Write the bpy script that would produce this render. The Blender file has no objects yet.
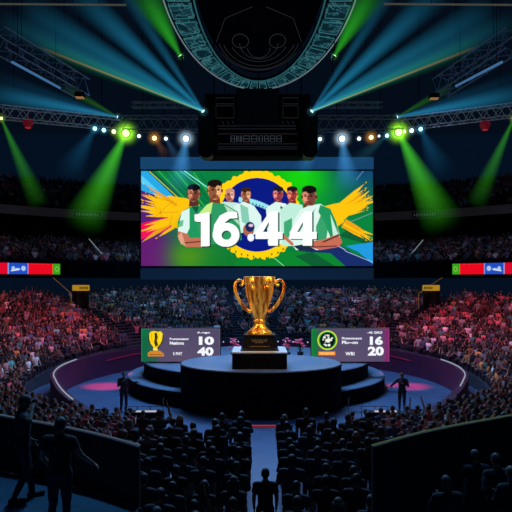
import bpy, bmesh, math, random
import numpy as np
from mathutils import Vector, Matrix
random.seed(7); rng = np.random.default_rng(7)
SC = bpy.context.scene
COL = SC.collection
PI = math.pi
F, HZ, EYE = 600.0, 280.0, 5.6          # focal length (px), horizon row, eye height
def P(px, py, Y):                        # a sight line of the photograph met at depth Y
    return Vector(((px-256)*Y/F, Y, EYE-(py-HZ)*Y/F))
SC.view_settings.view_transform = 'Standard'
SC.view_settings.look = 'None'
# ------------------------------------------------------------------ materials
def nt_new(name):
    m = bpy.data.materials.new(name); m.use_nodes = True
    nt = m.node_tree; nt.nodes.clear()
    out = nt.nodes.new('ShaderNodeOutputMaterial')
    return m, nt, out
def mat(name, col, rough=.7, metal=0., noise=.25, scale=6., bump=.05, emit=None, es=0., spec=.5):
    m, nt, out = nt_new(name); N = nt.nodes.new; L = nt.links.new
    b = N('ShaderNodeBsdfPrincipled')
    tc = N('ShaderNodeTexCoord'); n = N('ShaderNodeTexNoise'); n.inputs['Scale'].default_value = scale; n.inputs['Detail'].default_value = 4
    L(tc.outputs['Object'], n.inputs['Vector'])
    mx = N('ShaderNodeMix'); mx.data_type = 'RGBA'
    mx.inputs[6].default_value = (*[c*(1-noise) for c in col], 1); mx.inputs[7].default_value = (*[min(1, c*(1+noise)) for c in col], 1)
    L(n.outputs[0], mx.inputs[0]); L(mx.outputs[2], b.inputs['Base Color'])
    b.inputs['Roughness'].default_value = rough; b.inputs['Metallic'].default_value = metal
    b.inputs['Specular IOR Level'].default_value = spec
    if bump:
        bp = N('ShaderNodeBump'); bp.inputs['Strength'].default_value = bump; bp.inputs['Distance'].default_value = .05
        L(n.outputs[0], bp.inputs['Height']); L(bp.outputs[0], b.inputs['Normal'])
    if emit:
        b.inputs['Emission Color'].default_value = (*emit, 1); b.inputs['Emission Strength'].default_value = es
    L(b.outputs[0], out.inputs[0]); return m
def emat(name, col, s=1.):
    m, nt, out = nt_new(name); e = nt.nodes.new('ShaderNodeEmission')
    e.inputs[0].default_value = (*col, 1); e.inputs[1].default_value = s
    nt.links.new(e.outputs[0], out.inputs[0]); return m
def picture_mat(name, s=1.):
    m, nt, out = nt_new(name); N = nt.nodes.new; L = nt.links.new
    a = N('ShaderNodeAttribute'); a.attribute_name = 'Col'
    e = N('ShaderNodeEmission'); e.inputs[1].default_value = s
    L(a.outputs['Color'], e.inputs[0]); L(e.outputs[0], out.inputs[0]); return m
def objcol_mat(name, rough=.85):
    m, nt, out = nt_new(name); N = nt.nodes.new; L = nt.links.new
    b = N('ShaderNodeBsdfPrincipled'); oi = N('ShaderNodeObjectInfo')
    tc = N('ShaderNodeTexCoord'); n = N('ShaderNodeTexNoise'); n.inputs['Scale'].default_value = 9
    L(tc.outputs['Object'], n.inputs['Vector'])
    mx = N('ShaderNodeMix'); mx.data_type = 'RGBA'; mx.blend_type = 'MULTIPLY'; mx.inputs[0].default_value = .5
    L(oi.outputs['Color'], mx.inputs[6]); L(n.outputs[0], mx.inputs[7]); L(mx.outputs[2], b.inputs['Base Color'])
    b.inputs['Roughness'].default_value = rough; L(b.outputs[0], out.inputs[0]); return m
def crowd_mat(name):
    m, nt, out = nt_new(name); N = nt.nodes.new; L = nt.links.new
    b = N('ShaderNodeBsdfPrincipled'); a = N('ShaderNodeAttribute'); a.attribute_name = 'Col'
    L(a.outputs['Color'], b.inputs['Base Color']); b.inputs['Roughness'].default_value = .9
    L(b.outputs[0], out.inputs[0]); return m
M = dict(
    floor=mat('arena_floor_blue_lit', (.07, .13, .25), .45, 0, .45, 1.2, .05),  # blue of the light on the concrete is put into the base colour
    deck=mat('stage_deck', (.14, .20, .29), .5, 0, .2, 2., .03),
    stage_side=mat('stage_side_black', (.003, .004, .008), .8, 0, .2, 3, .02, spec=.08),
    dark=mat('dark_shell', (.008, .018, .04), .9, 0, .2, 1, .02, (.002, .009, .024), .55),  # faint blue glow stands for haze in front of the dark walls
    darker=mat('near_black_shell', (.002, .003, .006), .95, spec=.02),
    ceil=mat('ceiling_black', (.004, .008, .016), .9, 0, .4, .5, .02, (.002, .007, .017), .5),  # faint blue glow stands for haze under the ceiling
    conc=mat('stand_concrete', (.03, .036, .055), .9, 0, .3, 2.),
    fascia=mat('balcony_fascia', (.10, .085, .09), .8, 0, .2, 1., .02, (.30, .26, .32), .018),  # faint glow put into the fascia, which is no lamp
    ring=mat('ring_wall_purple', (.09, .012, .05), .5, 0, .3, 1.),
    pink_glow=emat('pink_streak', (.45, .03, .12), .35),
    rim=emat('white_rim_line', (.55, .62, .8), .55),
    black=mat('black_metal', (.006, .007, .010), .6, .1, spec=.15),
    truss=mat('truss_alloy', (.14, .17, .22), .4, .8, .1, 10, 0, (.2, .5, .8), .04),  # faint glow stands for light falling on the metal
    frame=mat('frame_black', (.01, .012, .02), .5, .2),
    header=mat('header_panel', (.02, .09, .22), .6, 0, .2, 1., 0, (.008, .055, .15), .85),  # blue glow stands for hazy light falling on the panel
    gold=None,
    plate=mat('plaque_gold', (.7, .42, .15), .35, .9, .1, 10, 0, (.9, .5, .2), .12),
    plinth=mat('plinth_black', (.012, .014, .02), .25, .1, .2, 8),
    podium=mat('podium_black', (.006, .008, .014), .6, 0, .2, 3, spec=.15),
    podtop=mat('podium_top', (.6, .75, .85), .4, 0, .15, 3),  # pale colour carries the light falling on the podium's top face
    concrete_plat=mat('platform_floor', (.05, .12, .20), .5, 0, .45, 2.5, .08),
    parapet=mat('parapet_black', (.008, .009, .013), .7),
    skin=mat('skin', (.38, .22, .15), .6, 0, .1, 20),
    skin_dark=mat('skin_deep', (.20, .11, .07), .6, 0, .1, 20),
    hair=mat('hair_dark', (.02, .015, .012), .6, 0, .3, 40, .3),
    hair_brown=mat('hair_brown', (.09, .05, .03), .6, 0, .3, 40, .3),
    trousers=mat('trousers_navy', (.02, .024, .04), .85),
    shoe=mat('shoe_black', (.012, .012, .014), .5),
    shirt=objcol_mat('shirt_cloth'), crowd=crowd_mat('crowd_cloth'),
    eye=mat('eye_dark', (.03, .02, .02), .3), lip=mat('lips', (.35, .12, .1), .5),
    petal=mat('petals_pink', (.75, .12, .25), .7, 0, .3, 30, 0, (.8, .1, .2), .12),
    leaf=mat('leaf_dark', (.03, .10, .04), .7), pot=mat('pot_black', (.02, .02, .03), .5),
    teal_line=emat('teal_line', (.05, .35, .42), .45),
    grey_line=emat('grey_line', (.12, .15, .2), .18),
    redled=emat('red_led', (.8, .04, .08), .22),
    whiteled=emat('white_led', (.9, .85, .95), .6),
    yellow=emat('yellow_sign', (.95, .5, .03), .42),
    tube_blue=emat('tube_blue', (.12, .35, .75), .4),
    pic=picture_mat('led_picture', 1.08),
)
def gold():
    m, nt, out = nt_new('trophy_gold'); N = nt.nodes.new; L = nt.links.new
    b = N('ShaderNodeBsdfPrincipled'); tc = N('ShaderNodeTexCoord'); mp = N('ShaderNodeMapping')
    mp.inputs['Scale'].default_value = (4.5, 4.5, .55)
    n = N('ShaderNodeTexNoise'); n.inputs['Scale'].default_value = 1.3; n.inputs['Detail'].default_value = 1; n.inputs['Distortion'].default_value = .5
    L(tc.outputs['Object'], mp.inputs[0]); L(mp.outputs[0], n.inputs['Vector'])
    r = N('ShaderNodeValToRGB'); r.color_ramp.elements[0].position = .36; r.color_ramp.elements[0].color = (.30, .07, .008, 1)  # dark and bright streaks in the colour stand for reflections in the gold
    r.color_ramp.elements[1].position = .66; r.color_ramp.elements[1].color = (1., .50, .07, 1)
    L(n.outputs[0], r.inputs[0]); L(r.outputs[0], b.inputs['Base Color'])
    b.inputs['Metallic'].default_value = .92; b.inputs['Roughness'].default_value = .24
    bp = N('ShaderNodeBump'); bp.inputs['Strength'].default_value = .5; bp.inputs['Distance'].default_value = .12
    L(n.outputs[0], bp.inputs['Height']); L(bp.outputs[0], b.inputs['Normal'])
    L(r.outputs[0], b.inputs['Emission Color']); b.inputs['Emission Strength'].default_value = .30  # small glow added so the gold is not dark in the unlit hall
    L(b.outputs[0], out.inputs[0]); return m
M['gold'] = gold()
# ------------------------------------------------------------------ object helpers
def tag(o, label=None, cat=None, group=None, kind=None):
    if label: o['label'] = label
    if cat: o['category'] = cat
    if group: o['group'] = group
    if kind: o['kind'] = kind
    return o
def empty(name, loc=(0, 0, 0), rz=0, label=None, cat=None, group=None):
    o = bpy.data.objects.new(name, None); COL.objects.link(o); o.location = loc; o.rotation_euler = (0, 0, rz)
    o.empty_display_size = .2
    return tag(o, label, cat, group)
def obj(name, bm, m, parent=None, smooth=False, loc=None):
    me = bpy.data.meshes.new(name)
    if isinstance(bm, bmesh.types.BMesh):
        bmesh.ops.recalc_face_normals(bm, faces=bm.faces[:]); bm.to_mesh(me); bm.free()
    else:
        me = bm
    if m is not None:
        for mm in (m if isinstance(m, (list, tuple)) else [m]): me.materials.append(mm)
    if smooth:
        me.polygons.foreach_set('use_smooth', [True]*len(me.polygons))
    o = bpy.data.objects.new(name, me); COL.objects.link(o)
    if parent: o.parent = parent
    if loc is not None: o.location = loc
    return o
def BM(): return bmesh.new()
def box(bm, c, s, rz=0, bev=0, mi=0):
    mt = Matrix.Translation(c) @ Matrix.Rotation(rz, 4, 'Z') @ Matrix.Diagonal((*s, 1))
    r = bmesh.ops.create_cube(bm, size=1, matrix=mt)
    fs = {f for v in r['verts'] for f in v.link_faces}
    for f in fs: f.material_index = mi
    if bev:
        es = list({e for v in r['verts'] for e in v.link_edges})
        bmesh.ops.bevel(bm, geom=es, offset=bev, segments=2, affect='EDGES', profile=.6)
    return r
def tube(bm, pts, r, n=6, closed=False, mi=0):
    pts = [Vector(p) for p in pts]; rs = r if isinstance(r, (list, tuple)) else [r]*len(pts)
    rings = []; up = Vector((0, 0, 1)); prev = None
    for i, p in enumerate(pts):
        a = pts[i-1] if (i > 0 or closed) else p; b = pts[(i+1) % len(pts)] if (i < len(pts)-1 or closed) else p
        d = (b-a).normalized()
        if prev is None: u = d.cross(up if abs(d.z) < .9 else Vector((1, 0, 0))).normalized()
        else: u = (prev-d*prev.dot(d)).normalized()
        prev = u; v = d.cross(u)
        rings.append([bm.verts.new(p+(u*math.cos(2*PI*k/n)+v*math.sin(2*PI*k/n))*rs[i]) for k in range(n)])
    m = len(rings)
    for i in range(m if closed else m-1):
        A, B = rings[i], rings[(i+1) % m]
        for k in range(n):
            f = bm.faces.new((A[k], A[(k+1) % n], B[(k+1) % n], B[k])); f.material_index = mi
    if not closed:
        for R in (rings[0], rings[-1]):
            f = bm.faces.new(R); f.material_index = mi
def lathe(bm, prof, n=32, c=(0, 0, 0), caps=True, sx=1, sy=1, mi=0):
    rings = []
    for r, z in prof:
        rings.append([bm.verts.new((c[0]+sx*r*math.cos(2*PI*k/n), c[1]+sy*r*math.sin(2*PI*k/n), c[2]+z)) for k in range(n)])
    for A, B in zip(rings, rings[1:]):
        for k in range(n):
            f = bm.faces.new((A[k], A[(k+1) % n], B[(k+1) % n], B[k])); f.material_index = mi
    if caps:
        for R in (rings[0], rings[-1]):
            f = bm.faces.new(R); f.material_index = mi
def ball(bm, c, r, n=10, mi=0, s=(1, 1, 1)):
    q = bmesh.ops.create_uvsphere(bm, u_segments=n, v_segments=max(6, n*2//3), radius=r, matrix=Matrix.Translation(c) @ Matrix.Diagonal((*s, 1)))
    for f in {f for v in q['verts'] for f in v.link_faces}: f.material_index = mi
# ------------------------------------------------------------------ tiny painter (colours painted onto the flat LED panels)
def lin(c):
    c = np.asarray(c, float)/255.
    return np.where(c <= .04045, c/12.92, ((c+.055)/1.055)**2.4)
class Paint:
    def __init__(s, x0, y0, x1, y1, k):
        s.x0, s.y0, s.k = x0, y0, k; s.w = int((x1-x0)*k); s.h = int((y1-y0)*k)
        s.X, s.Y = np.meshgrid(x0+(np.arange(s.w)+.5)/k, y0+(np.arange(s.h)+.5)/k)
        s.im = np.zeros((s.h, s.w, 3))
    def put(s, m, c, a=1.):
        m = (m*a)[..., None]; c = np.asarray(c, float)
        s.im = s.im*(1-m)+c*m
    def mask_poly(s, pts):
        m = np.zeros((s.h, s.w), bool); n = len(pts)
        for i in range(n):
            xa, ya = pts[i]; xb, yb = pts[(i+1) % n]
            if ya == yb: continue
            c = (ya > s.Y) != (yb > s.Y)
            m ^= c & (s.X < (xb-xa)*(s.Y-ya)/(yb-ya)+xa)
        return m.astype(float)
    def poly(s, pts, c, a=1.): s.put(s.mask_poly(pts), c, a)
    def ell(s, cx, cy, rx, ry, c, a=1., ang=0.):
        dx, dy = s.X-cx, s.Y-cy; ca, sa = math.cos(ang), math.sin(ang)
        d = ((dx*ca+dy*sa)/rx)**2+((-dx*sa+dy*ca)/ry)**2
        s.put(np.clip((1-np.sqrt(d))*min(rx, ry)*s.k+.5, 0, 1), c, a)
    def line(s, p, q, w, c, a=1.):
        p, q = np.array(p, float), np.array(q, float); d = q-p
        t = np.clip(((s.X-p[0])*d[0]+(s.Y-p[1])*d[1])/max(1e-9, d@d), 0, 1)
        r = np.hypot(s.X-p[0]-t*d[0], s.Y-p[1]-t*d[1])
        s.put(np.clip((w/2-r)*s.k+.5, 0, 1), c, a)
    def glow(s, cx, cy, rx, ry, c, a=1.):
        d = ((s.X-cx)/rx)**2+((s.Y-cy)/ry)**2
        s.put(np.exp(-d), c, a)
    def text(s, t, x, y, h, c, w=None, bold=.03):
        cu = bpy.data.curves.new('t', 'FONT'); cu.body = t; cu.offset = bold; cu.resolution_u = 3
        o = bpy.data.objects.new('t', cu); COL.objects.link(o)
        me = o.evaluated_get(bpy.context.evaluated_depsgraph_get()).to_mesh(); me.calc_loop_triangles()
        V = np.array([v.co[:2] for v in me.vertices]); T = [tuple(t.vertices) for t in me.loop_triangles]
        bpy.data.objects.remove(o); bpy.data.curves.remove(cu)
        mn, mx = V.min(0), V.max(0); sc = h/(mx[1]-mn[1]); sx = sc if w is None else w/(mx[0]-mn[0])
        V2 = np.stack([x+(V[:, 0]-mn[0])*sx, y+(mx[1]-V[:, 1])*sc], 1)
        m = np.zeros((s.h, s.w), bool)
        for a, b, d in T:
            m |= s.mask_poly([V2[a], V2[b], V2[d]]) > .5
        s.put(m.astype(float), c)
def picture(name, im, fn, parent, m=None):
    """im (h,w,3) in 0..255 on a grid; fn(u,v)-> xyz, u left to right, v top to bottom"""
    h, w = im.shape[:2]
    u = (np.arange(w))/(w-1); v = (np.arange(h))/(h-1); U, V = np.meshgrid(u, v)
    co = fn(U, V).reshape(-1, 3)
    i = (np.arange(h-1)[:, None]*w+np.arange(w-1)[None, :]).reshape(-1)
    fc = np.stack([i, i+w, i+w+1, i+1], 1)
    me = bpy.data.meshes.new(name); me.vertices.add(len(co)); me.vertices.foreach_set('co', co.astype(np.float32).ravel())
    me.loops.add(fc.size); me.loops.foreach_set('vertex_index', fc.astype(np.int32).ravel())
    me.polygons.add(len(fc)); me.polygons.foreach_set('loop_start', np.arange(0, fc.size, 4, dtype=np.int32))
    me.update(calc_edges=True)
    at = me.color_attributes.new('Col', 'FLOAT_COLOR', 'POINT')
    c = np.ones((h*w, 4)); c[:, :3] = lin(im.reshape(-1, 3)); at.data.foreach_set('color', c.astype(np.float32).ravel())
    me.materials.append(m or M['pic'])
    o = bpy.data.objects.new(name, me); COL.objects.link(o); o.parent = parent; return o
def flat(x0, x1, z0, z1, y):
    return lambda U, V: np.stack([x0+(x1-x0)*U, np.full_like(U, y), z1-(z1-z0)*V], -1)
# ================================================================== ROOM
def struct(name, bm, m, smooth=False): return tag(obj(name, bm, m, smooth=smooth), kind='structure')
CX, CY = 0.0, 31.0
b = BM(); box(b, (0, 39, -.15), (104, 90, .3)); struct('floor', b, M['floor'])
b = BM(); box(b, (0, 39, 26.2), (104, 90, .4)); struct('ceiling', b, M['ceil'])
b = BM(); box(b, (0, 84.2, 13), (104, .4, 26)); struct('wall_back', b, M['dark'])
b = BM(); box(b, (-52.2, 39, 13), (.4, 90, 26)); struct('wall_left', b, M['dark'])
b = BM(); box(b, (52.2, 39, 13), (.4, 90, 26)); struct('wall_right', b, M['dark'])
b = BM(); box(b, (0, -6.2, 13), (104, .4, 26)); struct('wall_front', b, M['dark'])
# ------------------------------------------------------------------ stepped stands
def z_low(a, r):
    s = math.sin(a); z0 = max(.12, .75+.95*s); sl = .215 if s > 0 else max(.06, .215+.19*s)
    return z0+sl*(r-12.)
ROW = .66
R_LOW = [11.3+ROW*i for i in range(19)]
def r_max(a):
    s = math.sin(a)
    return 24.2 if s > -.35 else min(24.2, (CY-13.1)/(-s))
def terrace(name, rows, zf, a0, a1, n, m, rm=None, drop=1.2, rise=.14):
    b = BM(); prev = None
    for i in range(n):
        aa = [a0+(a1-a0)*i/n, a0+(a1-a0)*(i+1)/n]; am = sum(aa)/2
        for r in rows:
            if rm and r+ROW > rm(am)+.3: continue
            vs = []
            for a in aa:
                z = zf(a, r)
                vs.append([(CX+q*math.cos(a), CY+q*math.sin(a), zz) for q, zz in ((r, max(0., z-drop)), (r, z), (r+ROW, z))])
            for k in (0, 1):
                q = [b.verts.new(v) for v in (vs[0][k], vs[1][k], vs[1][k+1], vs[0][k+1])]
                b.faces.new(q)
    bmesh.ops.remove_doubles(b, verts=b.verts[:], dist=.0005)
    return struct(name, b, m)
D = math.radians
terrace('seating_bowl_lower', R_LOW, z_low, D(-77), D(257), 150, M['conc'], r_max)
def benches(name, rows, zf, a0, a1, n, rm=None):
    b = BM()
    for r in rows:
        run = []
        for i in range(n+1):
            a = a0+(a1-a0)*i/n
            if rm and r+ROW > rm(a)+.3:
                if len(run) > 1: tube(b, run, .04, 4)
                run = []; continue
            run.append((CX+(r+.40)*math.cos(a), CY+(r+.40)*math.sin(a), zf(a, r)+.36))
        if len(run) > 1: tube(b, run, .04, 4)
    return struct(name, b, M['conc'])
benches('seating_bench_rows', R_LOW, z_low, D(-77), D(257), 100, r_max)
R_UP = [24.7+ROW*i for i in range(13)]
z_up = lambda a, r: 6.95+.24*(r-24.6)
terrace('seating_bowl_upper', R_UP, z_up, D(0), D(180), 90, M['conc'])
R_TOP = [34.6+ROW*i for i in range(11)]
z_top = lambda a, r: 12.6+.5*(r-34.6)
terrace('seating_bowl_top', R_TOP, z_top, D(0), D(180), 90, M['conc'], drop=2)
def band(name, r, z0, z1, a0, a1, m, th=.25, n=80):
    b = BM(); 
    for i in range(n):
        q = []
        for a in (a0+(a1-a0)*i/n, a0+(a1-a0)*(i+1)/n):
            q.append([b.verts.new((CX+rr*math.cos(a), CY+rr*math.sin(a), zz)) for rr, zz in ((r, z0), (r, z1), (r+th, z1), (r+th, z0))])
        for k in range(4): b.faces.new((q[0][k], q[1][k], q[1][(k+1) % 4], q[0][(k+1) % 4]))
    bmesh.ops.remove_doubles(b, verts=b.verts[:], dist=.0005)
    return struct(name, b, m)
band('wall_balcony_lower', 24.25, 5.85, 7.15, D(0), D(180), M['darker'])
band('trim_balcony_upper', 34.2, 11.75, 12.65, D(0), D(180), M['fascia'])
band('wall_under_balcony_upper', 33.7, 9.2, 11.75, D(0), D(180), M['darker'])
# lit LED ribbons on the lower balcony front
def ribbon(side):
    a0, a1 = (D(166), D(131.6)) if side < 0 else (D(14), D(48.3))
    p = Paint(0, 0, 100, 10, 4)
    n = lambda v: v if side < 0 else v
    segs = [(0, 30, (225, 12, 45)), (30, 52, (28, 60, 190)), (52, 63.5, (30, 40, 120)), (63.5, 70, (225, 12, 45)), (70, 81.5, (35, 80, 200)), (81.5, 95.5, (240, 10, 34)), (95.5, 101, (60, 165, 30))]
    for x0, x1, c in segs: p.poly([(x0, 0), (x1, 0), (x1, 10), (x0, 10)], c)
    for k, (x, y, w, hh) in enumerate([(60, 3, 2, 5), (61.5, 2, 1.6, 2), (62, 6, 1.5, 1.5), (72, 3, 2, 4), (74, 4.5, 3, 2), (77.5, 2.5, 2.6, 4.6), (33, 3, 6, 3)]):
        p.ell(x+w/2, y+hh/2, w/2, hh/2, (200, 225, 250), .85)
    p.line((72, 7), (76, 6), .9, (235, 240, 255)); p.line((60, 8), (63, 3), .8, (255, 255, 255))
    p.poly([(70, 0), (70.5, 0), (70.5, 10), (70, 10)], (120, 180, 250)); p.poly([(81, 0), (81.5, 0), (81.5, 10), (81, 10)], (90, 160, 250))
    for x in range(83, 94, 3): p.line((x, .8), (x+1.6, .8), .3, (255, 90, 90), .7)
    p.ell(98, 5, 1.2, 2.4, (150, 220, 90), .7); p.ell(98, 5, .6, 1.2, (40, 130, 20), .9)
    e = empty('led_ribbon', (0, 0, 0), 0, 'lit red, blue and green LED ribbon along the %s balcony front' % ('left' if side < 0 else 'right'), 'screen')
    def fn(U, V):
        a = a0+(a1-a0)*U; r = 24.1
        return np.stack([CX+r*np.cos(a), CY+r*np.sin(a), 6.92-.86*V], -1)
    picture('led_strip', p.im, fn, e, picture_mat('ribbon_picture_%s' % ('a' if side < 0 else 'b'), .95))
    for z in (6.0, 6.98):
        b = BM(); tube(b, [Vector((CX+24.14*math.cos(a0+(a1-a0)*k/40), CY+24.14*math.sin(a0+(a1-a0)*k/40), z)) for k in range(41)], .035, 4)
        obj('casing_rail', b, M['frame'], e)
ribbon(-1); ribbon(1)
# dark lettering boards on the upper fascia (illegible in the photo: a row of dark marks)
for s in (-1, 1):
    a0 = D(90-s*0)+0
    am = math.atan2(1, 0)
    px = 87 if s < 0 else 425
    k = (px-256)/F
    A = 1+k*k; Bq = -2*CY; Cq = CY*CY-34.15**2
    Y = (-Bq+math.sqrt(Bq*Bq-4*A*Cq))/(2*A); X = k*Y; a = math.atan2(Y-CY, X)
    e = empty('fascia_sign', (X, Y, 12.2), a-PI/2+0, 'small dark lettered plate on the %s upper balcony front' % ('left' if s < 0 else 'right'), 'sign')
    b = BM(); box(b, (0, -.06, 0), (2.6, .05, .55)); obj('plate', b, M['black'], e)
    b = BM()
    for i in range(9):
        box(b, (-1.05+i*.26, -.1, 0), (.15, .03, .26+.08*(i % 2))); 
    obj('lettering', b, M['grey_line'], e)
# ------------------------------------------------------------------ ring wall round the arena floor
RX, RY, RCY = 9.75, 10.6, 30.8
def ringpt(a, o=0, z=0): return Vector((.15+(RX+o)*math.cos(a), RCY+(RY+o)*math.sin(a), z))
def rz_(a): return 1.25+.0*math.sin(a)
b = BM(); n = 140; A0, A1 = D(-63), D(243)
for i in range(n):
    q = []
    for a in (A0+(A1-A0)*i/n, A0+(A1-A0)*(i+1)/n):
        h = 1.3 if math.sin(a) > -.45 else max(.35, 1.3+1.9*(math.sin(a)+.45))
        q.append([b.verts.new(ringpt(a, o, z)) for o, z in ((0, 0), (0, h), (.3, h), (.3, 0))])
    for k in range(3): b.faces.new((q[0][k], q[1][k], q[1][k+1], q[0][k+1]))
bmesh.ops.remove_doubles(b, verts=b.verts[:], dist=.0005)
e = empty('ring_barrier', (0, 0, 0), 0, 'dark purple curved barrier wall ringing the arena floor around the stage', 'barrier')
obj('barrier_wall', b, M['ring'], e)
def hh(a): return 1.3 if math.sin(a) > -.45 else max(.35, 1.3+1.9*(math.sin(a)+.45))
for a0, a1 in ((D(172), D(222)), (D(-32), D(8))):
    b = BM(); tube(b, [ringpt(a0+(a1-a0)*i/40, .15, hh(a0+(a1-a0)*i/40)+.03) for i in range(41)], .03, 5); obj('rim_light', b, M['rim'], e)
for i in range(26):
    a = D(98+3*i) if i < 13 else D(82-3*(i-13))
    b = BM(); ball(b, ringpt(a, .1, 1.36), .05, 6); obj('rim_stud_light', b, M['whiteled'], e)
for a0, a1, z in ((D(128), D(156), 1.0), (D(24), D(52), 1.0)):
    b = BM(); tube(b, [ringpt(a0+(a1-a0)*i/24, -.04, z-.25*abs(i/24-.5)) for i in range(25)], .022, 5); obj('pink_streak', b, M['pink_glow'], e)  # glowing pink streak along the barrier's inner face
# ------------------------------------------------------------------ stage
e = empty('round_stage', (0, 31, 0), 0, 'tiered round black stage with a drum-shaped front riser at the arena centre', 'stage')
def disc(nm, cx, cy, r, z0, z1, n=96, sy=1):
    b = BM(); lathe(b, [(r, z0), (r, z1-.04), (r-.04, z1)], n, (cx, cy-31, 0), sy=sy)
    for f in b.faces:
        f.material_index = 1 if (f.calc_center_median().z > z1-.03) else 0
    return obj(nm, b, [M['stage_side'], M['deck']], e)
disc('lower_tier', 0, 32.2, 6.75, 0, .7); disc('upper_tier', 0, 32.2, 5.92, .7, 1.42); disc('center_riser', .22, 27.0, 3.6, 0, 1.9, 96, 3.0/3.6)
b = BM()
tube(b, [(.22+3.59*math.cos(D(180+180*i/60)), 27.0-31+2.99*math.sin(D(180+180*i/60)), 1.895) for i in range(61)], .018, 4)
obj('riser_edge', b, M['grey_line'], e)
# podium
e = empty('podium', (.15, 25.9, 1.9), 0, 'wide black square podium under the gold trophy', 'podium')
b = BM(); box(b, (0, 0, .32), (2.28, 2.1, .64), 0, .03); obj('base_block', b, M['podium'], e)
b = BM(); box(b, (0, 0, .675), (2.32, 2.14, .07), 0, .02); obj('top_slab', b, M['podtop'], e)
# trophy
TZ = 2.61
e = empty('trophy', (.15, 25.85, TZ), 0, 'giant gold two-handled trophy cup on a black plinth', 'trophy')
b = BM()
for (s0, z0), (s1, z1) in (((.76, 0), (.62, .66)),):
    v = [[b.verts.new((sx*s, sy*s*.8, z)) for sx, sy in ((-1, -1), (1, -1), (1, 1), (-1, 1))] for s, z in ((.80, 0), (.80, .07), (.74, .1), (.64, .60), (.68, .62), (.68, .67))]
    for A, B2 in zip(v, v[1:]):
        for k in range(4): b.faces.new((A[k], A[(k+1) % 4], B2[(k+1) % 4], B2[k]))
    b.faces.new(v[0]); b.faces.new(v[-1])
pl = obj('plinth', b, M['plinth'], e)
def plaquebar(x0, x1, z): 
    y = -.8*(.74-(z-.1)/.5*.10)-.012
    box(b, ((x0+x1)/2, y, z), (x1-x0, .012, .022))
for z, w in ((.46, .36), (.40, .30), (.345, .2), (.19, .42)):
    if z in (.46, .19): b = BM()
    x = -w
    k = 0
    while x < w-.03:
        l = .03+.05*((k*7) % 3)/2; plaquebar(x, min(w, x+l), z); x += l+.025; k += 1
    if z in (.345, .19): obj('gold_lettering', b, M['plate'], pl)
prof = [(.0, .67), (.50, .67), (.53, .70), (.53, .76), (.47, .80), (.42, .84), (.30, .96), (.235, 1.08), (.21, 1.16), (.25, 1.19), (.27, 1.23), (.25, 1.27), (.22, 1.30), (.24, 1.38),
        (.30, 1.55), (.40, 1.80), (.49, 2.05), (.56, 2.30), (.60, 2.55), (.62, 2.74), (.60, 2.78), (.64, 2.80), (.69, 2.84), (.70, 2.92), (.70, 3.02), (.685, 3.10), (.66, 3.14), (.60, 3.14), (.57, 3.08), (.54, 2.7), (.40, 2.0), (.15, 1.5), (0.001, 1.45)]
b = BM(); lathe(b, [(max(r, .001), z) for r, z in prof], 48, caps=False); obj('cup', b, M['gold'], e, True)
for s in (-1, 1):
    b = BM()
    pts = [(.36, 1.62), (.46, 1.66), (.62, 1.78), (.80, 2.0), (.96, 2.28), (1.05, 2.55), (1.06, 2.78), (.99, 2.93), (.86, 2.98), (.75, 2.93), (.72, 2.83), (.78, 2.76), (.85, 2.80)]
    cr = []
    for i in range(len(pts)-1):
        p0 = pts[max(0, i-1)]; p1 = pts[i]; p2 = pts[i+1]; p3 = pts[min(len(pts)-1, i+2)]
        for t in (0, .33, .66):
            cr.append(tuple(.5*((2*p1[j])+(-p0[j]+p2[j])*t+(2*p0[j]-5*p1[j]+4*p2[j]-p3[j])*t*t+(-p0[j]+3*p1[j]-3*p2[j]+p3[j])*t**3) for j in (0, 1)))
    cr.append(pts[-1])
    tube(b, [(s*x, 0, z) for x, z in cr], [.085-.035*i/len(cr) for i in range(len(cr))], 10)
    ball(b, (s*.66, 0, 2.93), .07, 10)
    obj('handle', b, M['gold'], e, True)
# flower arrangements behind the podium
for x, y, lb in ((-1.13, 31.0, 'pink flowers in a dark pot left of the trophy podium'), (1.62, 31.0, 'pink flowers in a dark pot just right of the trophy podium'), (2.3, 31.1, 'smaller pink flowers in a dark pot, outermost right of the podium')):
    e = empty('flower_arrangement', (x, y, 1.42), 0, lb, 'flowers', 'pink flower pots on the stage'); e.scale = (1.25, 1.25, 1.42)
    b = BM(); lathe(b, [(.09, 0), (.13, .3), (.15, .32)], 12); obj('pot', b, M['pot'], e)
    b = BM()
    for i in range(11):
        c = BM()
        a, q = random.uniform(0, 2*PI), random.uniform(.02, .26); z = .52+random.uniform(0, .34)-q*.5
        tube(b, [(0, 0, .28), (q*.5*math.cos(a), q*.5*math.sin(a), z-.12), (q*math.cos(a), q*math.sin(a), z)], .008, 4)
        p = Vector((q*math.cos(a), q*math.sin(a), z))
        for k in range(5):
            t = 2*PI*k/5; ball(c, p+Vector((.045*math.cos(t), .045*math.sin(t), .01)), .042, 6, s=(1, 1, .6))
        ball(c, p, .03, 6); obj('bloom', c, M['petal'], e)
    obj('stems', b, M['leaf'], e)
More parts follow.
